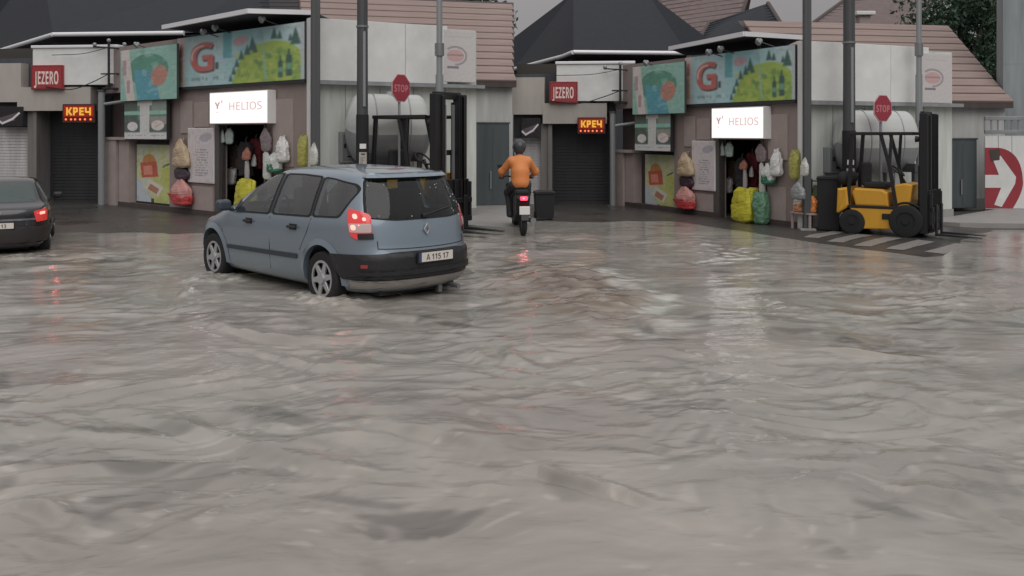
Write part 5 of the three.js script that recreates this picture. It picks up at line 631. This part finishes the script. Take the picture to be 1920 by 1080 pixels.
// ---------------------------------------------------------------- goods hung out at the doorways
for (const [key, B] of Object.entries(bays)) {
  const f = B.f, L = key === 'left', X = (l, r) => L ? l : r, w = X('left', 'right');
  hangingBag(f, X([334, 258, 361, 314], [1279, 284, 1306, 330]), 0.04, 'hanging_sack', `beige sack hanging on the wall left of the ${w} doorway`, [0.55, 0.42, 0.27], 1, { d: 0.22 });
  hangingBag(f, X([334, 334, 366, 384], [1279, 348, 1309, 392]), 0.04, 'hanging_bag', `bright red bag hanging low on the wall left of the ${w} doorway`, [0.62, 0.30, 0.27], 2, { d: 0.24, band: [0.58, 0.055, 0.06] });
  hangingBag(f, X([335, 308, 358, 336], [1281, 324, 1303, 350]), 0.04, 'dark_pouch', `small dark purple pouch hanging between beige sack and red bag, ${w} shop`, [0.05, 0.03, 0.045], 3, { d: 0.14 });
  hangingBag(f, X([412, 240, 424, 268], [1350, 266, 1361, 292]), -0.1, 'clear_pack', `pale green pack hanging at the top left of the ${w} doorway`, [0.45, 0.52, 0.48], 4, { d: 0.08 });
  hangingBag(f, X([426, 240, 440, 270], [1363, 266, 1377, 294]), -0.1, 'clear_pack', `second pale green pack at the top of the ${w} doorway, nearer its middle`, [0.42, 0.52, 0.47], 5, { d: 0.08 });
  garment(f, X([452, 262, 478, 330], [1384, 292, 1406, 352]), -0.35, 'hanging_overall', `dark overall hanging in the middle of the ${w} doorway`, [0.03, 0.025, 0.03], 6);
  garment(f, X([472, 256, 496, 316], [1402, 282, 1426, 350]), -0.5, 'hanging_jacket', `dark red jacket hanging at the right of the ${w} doorway`, [0.13, 0.015, 0.022], 7);
  garment(f, X([436, 270, 456, 318], [1370, 298, 1386, 345]), -0.7, 'hanging_shirt', `brown grey shirt hanging at the left of the ${w} doorway`, [0.16, 0.12, 0.09], 8);
  hangingBag(f, X([458, 276, 471, 300], [1390, 300, 1402, 318]), -0.18, 'orange_pack', `small orange pack hanging before the dark overall, ${w} doorway`, [0.5, 0.2, 0.13], 9, { d: 0.08 });
  hangingBag(f, X([474, 290, 482, 312], [1407, 312, 1414, 332]), -0.3, 'white_tag_bag', `tiny white bag among the dark clothes, ${w} doorway`, [0.6, 0.6, 0.6], 10, { d: 0.06 });
  hangingBag(f, X([428, 314, 446, 346], [1362, 332, 1376, 362]), -0.5, 'pale_box_bag', `pale grey bag low at the left inside the ${w} doorway`, [0.45, 0.44, 0.42], 11, { d: 0.14, pinch: 0.8 });
  hangingBag(f, X([462, 300, 469, 338], [1396, 316, 1402, 356]), -0.16, 'long_pale_bag', `narrow pale strip of packets hanging before the dark overall, ${w} doorway`, [0.5, 0.46, 0.44], 12, { d: 0.06, pinch: 0.8 });
  hangingBag(f, X([497, 282, 511, 336], [1427, 302, 1437, 362]), 0.05, 'white_sheet_pack', `tall narrow white pack on the right frame of the ${w} doorway`, [0.66, 0.68, 0.66], 13, { d: 0.08, pinch: 0.7 });
  hangingBag(f, X([494, 238, 512, 284], [1422, 268, 1440, 304]), 0.05, 'mauve_pack', `mauve grey packs hanging at the top right of the ${w} doorway`, [0.24, 0.19, 0.2], 14, { d: 0.1 });
  hangingBag(f, X([512, 284, 532, 324], [1438, 304, 1456, 346]), 0.05, 'green_white_bag', `white bag with dark green lower half right of the ${w} doorway`, [0.6, 0.64, 0.6], 15, { d: 0.2, band: [0.02, 0.16, 0.09] });
  hangingBag(f, X([527, 254, 546, 304], [1453, 278, 1471, 330]), 0.05, 'white_bag', `puffy white bag hanging right of the ${w} doorway`, [0.72, 0.72, 0.7], 16, { d: 0.2 });
  hangingBag(f, X([566, 250, 580, 312], [1487, 278, 1502, 336]), 0.05, 'olive_bag', `long yellow green bag hanging near the ${w} corner post`, [0.42, 0.40, 0.10], 17, { d: 0.16, pinch: 0.55 });
  { const t = hangingBag(f, X([584, 268, 597, 310], [1505, 296, 1517, 330]), 0.5, 'pale_label_bag', `small white bag tied to the ${w} corner post`, [0.6, 0.6, 0.55], 18, { d: 0.1 }); void t; }
  // yellow carton bags standing in the doorway
  const stand = (r, z, name, label, c, seed, pinch = 0.9, h0) => { const q = f.box(r, z), t = thing(name, label, 'bag', [q.pos[0], 0.035, q.pos[2]], f.th + 0.1 * (seed % 3 - 1)), h = h0 ?? q.v1 - 0.035; obj('sack', sackG(q.w, h, Math.min(0.3, q.w * 0.8), seed, pinch), bagMat(c), t); obj('top_fold', rbox(q.w * pinch * 0.9, 0.03, 0.05, 0.01, 0, h, 0), bagMat(c), t); return t; };
  stand(X([444, 338, 478, 406], [1376, 355, 1412, 420]), 0.25, 'yellow_sack', `tall lemon yellow sack standing in the ${w} doorway`, [0.62, 0.58, 0.05], 21);
  if (!L) {
    stand([1406, 355, 1420, 416], 0.1, 'yellow_sack', 'narrow yellow sack close behind the tall lemon one, right doorway', [0.52, 0.48, 0.06], 22);
    stand([1418, 362, 1438, 422], 0.22, 'green_sack', 'dark green and yellow sack standing at the right of the right doorway', [0.12, 0.26, 0.16], 23, 0.7);
    const q = ground(1512, 432);
    const table = thing('goods_stand', 'low wooden stand carrying orange sacks beside the right corner post', 'stand', [q[0], 0.03, q[2]], f.th);
    obj('top_board', rbox(0.62, 0.04, 0.4, 0.01, 0, 0.36, 0), M.brownLight, table); for (const [x, z] of [[-0.27, -0.16], [0.27, -0.16], [-0.27, 0.16], [0.27, 0.16]]) obj('leg', rbox(0.05, 0.36, 0.05, 0.01, x, 0.17, z), M.brownLight, table);
    const at = (dx, dy, dz) => { const v = new THREE.Vector3(dx, dy, dz).applyAxisAngle(new THREE.Vector3(0, 1, 0), f.th); return [q[0] + v.x, 0.41 + v.y, q[2] + v.z]; };
    const sack = (name, label, c, p, w2, h2, seed, band) => { const t = thing(name, label, 'bag', at(...p), f.th); obj('sack', sackG(w2, h2, w2 * 0.75, seed, 0.5), bagMat(c), t); if (band) obj('colour_band', sackG(w2 * 1.02, h2 * 0.42, w2 * 0.77, seed, 0.98), bagMat(band), t); obj('tie', new THREE.SphereGeometry(w2 * 0.12, 10, 8).scale(1, 0.6, 1).translate(0, h2, 0), bagMat(band ?? c), t); };
    sack('orange_white_sack', 'white sack with orange lower half on the low stand', [0.66, 0.6, 0.5], [-0.15, 0, 0.05], 0.3, 0.46, 31, [0.75, 0.3, 0.13]);
    sack('orange_sack', 'plain orange sack on the low stand beside the white topped one', [0.75, 0.25, 0.06], [0.17, 0, 0], 0.28, 0.38, 32);
    hangingBag(f, [1492, 340, 1512, 374], 0.35, 'clear_bag', 'cloudy grey bag hanging above the low stand at the corner post', [0.3, 0.32, 0.32], 33, { d: 0.16 });
    const g2 = ground(1536, 434); const tb = thing('goods_rack', 'narrow black wire rack with dark packets left of the black bin', 'rack', [g2[0], 0.03, g2[2]], f.th + 0.5); obj('frame', [rod([-0.16, 0, 0], [-0.16, 1.15, 0], 0.014), rod([0.16, 0, 0], [0.16, 1.15, 0], 0.014), rod([-0.16, 1.1, 0], [0.16, 1.1, 0], 0.014), rod([-0.16, 0.7, 0], [0.16, 0.7, 0], 0.014), rod([-0.16, 0, -0.15], [-0.16, 0, 0.15], 0.014), rod([0.16, 0, -0.15], [0.16, 0, 0.15], 0.014)], M.black, tb); for (let i = 0; i < 4; i++) obj('packet', sackG(0.13, 0.26, 0.06, 40 + i, 0.8).translate(-0.08 + (i % 2) * 0.17, 0.74 + Math.floor(i / 2) * -0.32, 0.04), bagMat([[0.10, 0.13, 0.06], [0.35, 0.36, 0.33], [0.04, 0.05, 0.04], [0.3, 0.1, 0.05]][i]), tb);
    // black bin behind the forklift
    const g4 = ground(1560, 436), t2 = thing('black_wheelie_bin', 'tall black wheelie bin behind the unobstructed forklift', 'bin', [g4[0], 0.03, g4[2] - 0.2], -0.35); bin(t2, 0.5, 1.22, 0.42);
    const g5 = ground(1021, 413), t3 = thing('waste_bin', 'squat black waste bin in front of the right kiosk shutter', 'bin', [g5[0], 0.02, g5[2] - 0.2], 0.1); bin(t3, 0.5, 0.72, 0.45);
  }
}
function bin(t, w, h, d) {
  const g = new THREE.CylinderGeometry(0.5 * Math.SQRT2, 0.43 * Math.SQRT2, 1, 4, 6).rotateY(Math.PI / 4); g.scale(w, h - 0.1, d); obj('tub', toCreasedNormals(g.translate(0, (h - 0.1) / 2 + 0.03, 0), 0.5), M.blackRough, t);
  obj('lid', ext([[-w * 0.54, h - 0.075], [w * 0.54, h - 0.075], [w * 0.5, h - 0.02], [w * 0.2, h], [-w * 0.2, h], [-w * 0.5, h - 0.02]], -d * 0.55, d * 0.55, 0.012), M.black, t); obj('handle', rod([-w * 0.4, h - 0.06, -d * 0.62], [w * 0.4, h - 0.06, -d * 0.62], 0.015), M.black, t);
  for (const s of [-1, 1]) obj('wheel', new THREE.CylinderGeometry(0.09, 0.09, 0.05, 20).rotateZ(Math.PI / 2).translate(s * w * 0.42, 0.09, -d * 0.45), M.rubber, t);
}
// ---------------------------------------------------------------- crossing stripes
{
  const dir = [0.67, -0.74], wid = [0.74, 0.67], paint = mat([0.27, 0.255, 0.235], 0.5, 0, { map: TX.asphalt });
  [[6.1, -19.3], [6.35, -18.6], [6.65, -17.95], [7.05, -17.4], [7.6, -17.0]].forEach(([x, z], i) => {
    const L = 1.5 + 0.1 * i, W = 0.34, n = 10, q = []; for (let k = 0; k < n; k++) { const p = (t, s) => { const X = x + dir[0] * L * t + wid[0] * W * s, Z = z + dir[1] * L * t + wid[1] * W * s; return [X, groundH(X, Z) + 0.007, Z]; }; q.push([p(k / n, 0), p(k / n, 1), p((k + 1) / n, 1), p((k + 1) / n, 0)]); }
    structure('crossing_stripe', quadGeo(q), paint);
  });
}
// ---------------------------------------------------------------- right edge: arrow gate, grey pillar building, far roofs, trees
{
  const gf = new Frame(...gp(1846, 25.4), ...gp(2010, 25.0));
  const t = thing('arrow_gate', 'white metal gate with a big red and white arrow at the right edge', 'gate', [gf.O.x, 0, gf.O.z], gf.th), q = gf.rect([1846, 218, 2000, 402]), w = q.u1 - q.u0, h = q.v1;
  for (let i = 0; i < 6; i++) obj('sheet_panel', bxr(w * i / 6 + 0.006, w * (i + 1) / 6 - 0.006, 0.14, h * 0.80, -0.03, 0.02, 0.008), M.white, t);
  obj('rail', [bxr(0, w, h * 0.82, h * 0.86, -0.05, 0.05), bxr(0, w, h * 0.96, h, -0.05, 0.05), bxr(0, w, 0.1, 0.138, -0.05, 0.05)], M.greyPole, t); for (let i = 0; i <= 12; i++) obj('bar', bxr(w * i / 12 - 0.015, w * i / 12 + 0.015, h * 0.86, h * 0.96, -0.02, 0.02, 0.006), M.greyPole, t);
  const P2 = (px, py) => gf.hit(px, py, 0.03);
  const red = new THREE.Shape(); const c = P2(1872, 338), rr = P2(1918, 338)[0] - c[0], y0 = P2(1872, 400)[1], y1 = P2(1872, 277)[1], xl = P2(1847, 338)[0]; red.moveTo(xl, y0); red.lineTo(c[0] + rr * 0.45, y0); red.quadraticCurveTo(c[0] + rr * 1.06, (y0 * 2 + y1) / 3, c[0] + rr, (y0 + y1) / 2); red.quadraticCurveTo(c[0] + rr * 0.95, y1 - (y1 - y0) * 0.04, c[0], y1); red.lineTo(xl, y1);
  obj('red_field', ext(red, 0.022, 0.03, 0.001), mat([0.40, 0.045, 0.06], 0.5, 0, { map: TX.stain }), t);
  const arrow = [[1847, 328], [1873, 328], [1862, 300], [1876, 292], [1905, 332], [1903, 345], [1878, 388], [1864, 384], [1877, 352], [1847, 352]].map(p => P2(...p)); obj('white_arrow', ext(arrow, 0.03, 0.038, 0.001), M.white, t); obj('dark_patch', ext([[1855, 281], [1875, 279], [1874, 300], [1858, 302]].map(p => P2(...p)), 0.03, 0.04, 0.001), M.brownDark, t);
  const bf = new Frame(...gp(1881, 26.6), ...gp(2080, 26.2)), bt = thing('grey_tower_block', 'plain grey block wall rising out of view behind the arrow gate', 'building', [bf.O.x, 0, bf.O.z], bf.th);
  obj('wall', bx(0, 3.4, 0, 8.5, -0.5, 0), mat([0.33, 0.37, 0.38], 0.7, 0, { map: TX.streak }), bt); obj('coping', bxr(-0.05, 3.45, 8.5, 8.6, -0.55, 0.05, 0.02), M.concrete, bt); for (let i = 1; i < 4; i++) obj('panel_joint', bx(0, 3.4, 2.1 * i, 2.1 * i + 0.02, 0, 0.004), M.greyPole, bt);
}
function gable(name, label, pts, roofMat, wallMat, extra) { // pts: eave left, ridge left, ridge right, eave right as [px, py, depth]
  const [a, b, c, d] = pts.map(p => atDepth(...p)), t = thing(name, label, 'house', [a[0], 0, a[2]], 0);
  const down = p => [p[0], p[1] - 0.18, p[2]]; wpart(t, 'roof', [quadGeo([[a, d, c, b]]), quadGeo([[a, d, c, b].map(down)]), quadGeo([[b, c, [c[0], a[1], c[2] - 4], [b[0], a[1], b[2] - 4]]])], roofMat);
  const gs = []; for (let i = 1; i < 14; i++) { const A = a.map((v, j) => lerp(v, b[j], i / 14)), D = d.map((v, j) => lerp(v, c[j], i / 14)); A[1] += 0.03; D[1] += 0.03; gs.push(rod(A, D, 0.016, 0.016, 5)); } const o = wpart(t, 'tile_courses', gs, roofMat); o.userData.kind = 'stuff';
  wpart(t, 'verge_board', [rod(a, b, 0.09, 0.09, 6), rod(d, c, 0.09, 0.09, 6)], M.brownDark);
  wpart(t, 'wall', quadGeo([[[a[0] + 0.2, 0, a[2] - 0.4], [d[0] - 0.2, 0, d[2] - 0.4], [d[0] - 0.2, d[1] - 0.1, d[2] - 0.4], [a[0] + 0.2, a[1] - 0.1, a[2] - 0.4]]]), wallMat);
  if (extra) { const [px, py, dd] = extra, p = atDepth(px, py, dd); wpart(t, 'chimney', [bx(p[0] - 0.22, p[0] + 0.22, p[1] - 1.6, p[1], p[2] - 0.22, p[2] + 0.22)], M.brownLight); wpart(t, 'chimney_cap', [bxr(p[0] - 0.38, p[0] + 0.38, p[1] + 0.004, p[1] + 0.16, p[2] - 0.36, p[2] + 0.36, 0.03)], M.white); } return t;
}
gable('mauve_roof_house', 'house with a dull mauve tiled roof and capped chimney, far right behind the posts', [[1486, 72, 36], [1592, -6, 42], [1760, -20, 42], [1700, 92, 36]], M.mauve, M.cream, [1618, 30, 37]);
gable('mauve_roof_house', 'far house with a dull mauve roof between the slate roof and the canopy', [[1262, 75, 44], [1225, -30, 50], [1420, -60, 50], [1380, 60, 44]], M.mauve, M.cream);
gable('dark_roof_house', 'low dark roofed house behind the right canopy', [[1290, 110, 33], [1330, 42, 38], [1440, 6, 38], [1486, 80, 33]], M.slate, M.soffit);
gable('dark_roof_house', 'low dark brown roofed house behind the left canopy', [[330, 70, 34], [300, -50, 40], [560, -40, 40], [568, 60, 34]], mat([0.05, 0.045, 0.048], 0.8, 0, { map: TX.tile }), M.soffit);
function tree(label, base, height, crown, seed, n) {
  const R = rng(seed), t = thing('leafy_tree', label, 'tree', base, 0); const trunk = [rod([0, -0.05, 0], [0.1, height * 0.45, 0], 0.2, 0.13), rod([0.1, height * 0.43, 0], [0.7, height * 0.75, 0.2], 0.11, 0.04), rod([0.1, height * 0.43, 0], [-0.8, height * 0.72, -0.1], 0.1, 0.04), rod([0.1, height * 0.44, 0], [0.1, height * 0.85, -0.3], 0.11, 0.04)];
  obj('trunk', trunk, mat([0.07, 0.055, 0.045], 0.9), t); const leaf = []; const clumps = Array.from({ length: 26 }, () => { const a = R() * 6.28, c = R() * 2 - 1, r = Math.cbrt(R()); return [Math.cos(a) * Math.sqrt(1 - c * c) * r * crown[0], height * 0.72 + c * r * crown[1], Math.sin(a) * Math.sqrt(1 - c * c) * r * crown[2], 0.5 + 0.5 * R()]; });
  for (let i = 0; i < n; i++) { const c = clumps[i % clumps.length], v = new THREE.Vector3(R() - 0.5, R() - 0.5, R() - 0.5).normalize().multiplyScalar(Math.cbrt(R()) * c[3] * 1.05), s = 0.06 + 0.08 * R(); const e = new THREE.Euler(R() * 6.3, R() * 6.3, R() * 6.3), p = [[-s, 0, 0], [0, -s * 0.5, 0.02], [s, 0, 0], [0, s * 0.5, 0.02]].map(q => new THREE.Vector3(...q).applyEuler(e).add(v).add(new THREE.Vector3(c[0], c[1], c[2])).toArray()); leaf.push(p); }
  const cr = obj('crown', quadGeo(leaf), new THREE.MeshPhysicalMaterial({ color: col(0.045, 0.085, 0.05), roughness: 0.8, side: THREE.DoubleSide }), t); cr.userData.kind = 'stuff'; return t;
}
{ const a = gp(1800, 33), b = gp(1870, 35), c = gp(872, 36);
  tree('broad dark green tree left of the grey block wall, over the red roof', [a[0], 0, a[1]], 8.3, [1.7, 1.9, 1.6], 61, 5200); tree('dark green tree touching the grey block wall, right of its neighbour', [b[0], 0, b[1]], 8.8, [1.6, 2.0, 1.6], 62, 4600); tree('dark green tree top showing above the left red roof', [c[0], 0, c[1]], 9.2, [1.4, 1.0, 1.4], 63, 5200); }
// ---------------------------------------------------------------- rider on a scooter, seen from behind
function sdfBody(bones, min, max, cell, k = 0.03) {
  const size = Math.ceil(Math.max(max[0] - min[0], max[1] - min[1], max[2] - min[2]) / cell) + 4, half = size / 2, mc = new MarchingCubes(size, M.black, false, false, 200000); mc.isolation = 0; const cx = min.map((v, i) => (v + max[i]) / 2);
  for (let z = 0; z < size; z++) for (let y = 0; y < size; y++) for (let x = 0; x < size; x++) {
    const p = [cx[0] + (x - half) * cell, cx[1] + (y - half) * cell, cx[2] + (z - half) * cell]; let d = 1e3;
    for (const [a, b, r0, r1] of bones) { const ab = [b[0] - a[0], b[1] - a[1], b[2] - a[2]], ap = [p[0] - a[0], p[1] - a[1], p[2] - a[2]], l = ab[0] ** 2 + ab[1] ** 2 + ab[2] ** 2, t = l ? Math.min(1, Math.max(0, (ab[0] * ap[0] + ab[1] * ap[1] + ab[2] * ap[2]) / l)) : 0; const e = Math.hypot(ap[0] - ab[0] * t, ap[1] - ab[1] * t, ap[2] - ab[2] * t) - lerp(r0, r1, t); const h = Math.max(0, k - Math.abs(d - e)) / k; d = Math.min(d, e) - h * h * k * 0.25; }
    mc.field[z * size * size + y * size + x] = -d;
  }
  mc.update(); const n = mc.count, g = new THREE.BufferGeometry(), P3 = new Float32Array(n * 3), Q = new Float32Array(n * 3);
  for (let i = 0; i < n; i++) for (let j = 0; j < 3; j++) { P3[i * 3 + j] = cx[j] + mc.positionArray[i * 3 + j] * half * cell; Q[i * 3 + j] = mc.normalArray[i * 3 + j]; }
  g.setAttribute('position', new THREE.BufferAttribute(P3, 3)); g.setAttribute('normal', new THREE.BufferAttribute(Q, 3)); return g;
}
function creased(g) { const p = g.attributes.position, n = g.attributes.normal; for (let i = 0; i < p.count; i++) { const x = p.getX(i), y = p.getY(i), z = p.getZ(i), k = 0.016 * (1 - 2 * Math.abs(N3(x * 5 + 2, y * 9, z * 5))) + 0.006 * N3(x * 14, y * 22, z * 14); p.setXYZ(i, x + n.getX(i) * k, y + n.getY(i) * k, z + n.getZ(i) * k); } g.computeVertexNormals(); return g; }
{ // local axes: the rider faces -z, y up
  const g = ground(974, 436), pos = [g[0], 0.0, g[2]], turn = 0.12, S = 1.12;
  const sc = thing('motor_scooter', 'dark motor scooter with a lit red tail light, carrying the orange rider', 'scooter', pos, turn); sc.scale.setScalar(S);
  obj('body_shell', [ext([[0.55, 0.45], [0.62, 0.72], [0.45, 0.8], [-0.1, 0.74], [-0.22, 0.36], [-0.5, 0.3], [-0.5, 0.24], [0.1, 0.22], [0.35, 0.36]], -0.13, 0.13, 0.05).rotateY(-Math.PI / 2), ext([[-0.46, 0.28], [-0.56, 0.3], [-0.68, 0.95], [-0.58, 0.95]], -0.2, 0.2, 0.03).rotateY(-Math.PI / 2)], M.black, sc);
  obj('seat', rbox(0.26, 0.1, 0.66, 0.045, 0, 0.82, 0.16), M.blackRough, sc);
  for (const z of [0.56, -0.62]) { const w = new THREE.Group(); w.name = 'wheel'; w.position.set(0, 0.24, z); sc.add(w); obj('tyre', new THREE.TorusGeometry(0.19, 0.055, 12, 32).rotateY(Math.PI / 2), M.rubber, w); obj('rim', new THREE.CylinderGeometry(0.14, 0.14, 0.05, 24).rotateZ(Math.PI / 2), M.steel, w); }
  obj('handlebar', [tubeG([[-0.34, 1.06, -0.48], [-0.2, 1.1, -0.55], [0, 1.06, -0.6], [0.2, 1.1, -0.55], [0.34, 1.06, -0.48]], 0.018), rod([0, 0.9, -0.62], [0, 1.08, -0.59], 0.03)], M.black, sc);
  for (const s of [-1, 1]) obj('mirror', [rod([s * 0.24, 1.08, -0.54], [s * 0.32, 1.28, -0.52], 0.008), rbox(0.11, 0.07, 0.02, 0.01, s * 0.33, 1.3, -0.52)], M.black, sc);
  const tl = obj('tail_light', rbox(0.15, 0.08, 0.05, 0.02, 0, 0.72, 0.66), new THREE.MeshStandardMaterial({ color: col(0.6, 0.04, 0.08), roughness: 0.2, emissive: col(1, 0.12, 0.2), emissiveIntensity: 0.7 }), sc); void tl;
  obj('mudguard', ext([[0.42, 0.45], [0.66, 0.5], [0.84, 0.3], [0.86, 0.32], [0.68, 0.54], [0.42, 0.5]], -0.07, 0.07, 0.004).rotateY(-Math.PI / 2), M.black, sc); obj('rear_plate', rbox(0.2, 0.16, 0.012, 0.006, 0, 0.5, 0.78), M.whiteClean, sc); obj('exhaust', rod([0.16, 0.26, 0.05], [0.18, 0.3, 0.68], 0.045, 0.055), M.steel, sc);
  const L = new THREE.PointLight(col(1, 0.15, 0.2), 0.08); L.position.set(0, 0.72, 0.74); L.castShadow = true; sc.add(L);
  const p = thing('person', 'person in an orange rain jacket and dark helmet riding the scooter, back to us', 'person', pos, turn); p.scale.setScalar(S);
  const bones = [[[0, 0.96, 0.12], [0, 1.1, 0.1], 0.16, 0.15]], J = { hip: 0.12, knee: [0.2, 0.78, -0.32], ankle: [0.17, 0.36, -0.18], toe: [0.18, 0.31, -0.38] };
  for (const s of [-1, 1]) bones.push([[s * J.hip, 0.95, 0.1], [s * J.knee[0], J.knee[1], J.knee[2]], 0.105, 0.07], [[s * J.knee[0], J.knee[1], J.knee[2]], [s * J.ankle[0], J.ankle[1], J.ankle[2]], 0.068, 0.045], [[s * J.ankle[0], J.ankle[1] - 0.03, J.ankle[2] + 0.05], [s * J.toe[0], J.toe[1], J.toe[2]], 0.045, 0.035]);
  bones.push([[0, 1.1, 0.1], [0, 1.42, 0.03], 0.13, 0.12], [[0, 1.42, 0.03], [0, 1.58, -0.03], 0.06, 0.055], [[0, 1.62, -0.04], [0, 1.72, -0.06], 0.085, 0.09]);
  const hands = [];
  for (const s of [-1, 1]) { bones.push([[s * 0.18, 1.42, 0.02], [s * 0.33, 1.2, -0.14], 0.058, 0.045], [[s * 0.33, 1.2, -0.14], [s * 0.31, 1.10, -0.40], 0.044, 0.03]); const hb = [[[s * 0.31, 1.105, -0.40], [s * 0.305, 1.10, -0.46], 0.03, 0.032]]; for (let i = 0; i < 4; i++) { const x = s * (0.275 + i * 0.022), l = [0.9, 1, 0.95, 0.8][i]; hb.push([[x, 1.115, -0.47], [x, 1.10, -0.47 - 0.045 * l], 0.0095, 0.009], [[x, 1.10, -0.47 - 0.045 * l], [x, 1.06, -0.47 - 0.04 * l], 0.009, 0.0085], [[x, 1.06, -0.47 - 0.04 * l], [x, 1.045, -0.475], 0.0085, 0.008]); } hb.push([[s * 0.27, 1.09, -0.44], [s * 0.255, 1.06, -0.48], 0.012, 0.01]); hands.push(sdfBody(hb, [Math.min(s * 0.24, s * 0.38), 1.02, -0.54], [Math.max(s * 0.24, s * 0.38), 1.15, -0.36], 0.005, 0.01)); }
  const skinB = sdfBody(bones, [-0.45, 0.2, -0.55], [0.45, 1.85, 0.4], 0.0165, 0.05);
  obj('body', [skinB, ...hands], mat([0.035, 0.033, 0.036], 0.7), p);
  const jk = [[[0, 1.0, 0.11], [0, 1.2, 0.09], 0.185, 0.175], [[-0.1, 1.38, 0.04], [0.1, 1.38, 0.04], 0.115, 0.115], [[0, 1.2, 0.09], [0, 1.42, 0.03], 0.17, 0.13]]; for (const s of [-1, 1]) jk.push([[s * 0.17, 1.42, 0.02], [s * 0.335, 1.2, -0.14], 0.082, 0.066], [[s * 0.335, 1.2, -0.14], [s * 0.315, 1.115, -0.37], 0.064, 0.048]);
  obj('jacket', creased(sdfBody(jk, [-0.48, 0.78, -0.5], [0.48, 1.6, 0.4], 0.0165, 0.06)), mat([0.68, 0.24, 0.07], 0.6, 0, { bumpMap: TX.crumple, bumpScale: 0.01 }), p);
  obj('helmet', [new THREE.SphereGeometry(0.15, 28, 20).scale(0.9, 1, 1.1).translate(0, 1.7, -0.05)], mat([0.05, 0.055, 0.065], 0.25), p); obj('visor', new THREE.SphereGeometry(0.153, 20, 10, Math.PI * 1.15, Math.PI * 0.7, 1.1, 0.7).scale(0.9, 1, 1.1).translate(0, 1.7, -0.05), M.black, p);
}
renderer.render(scene, camera);
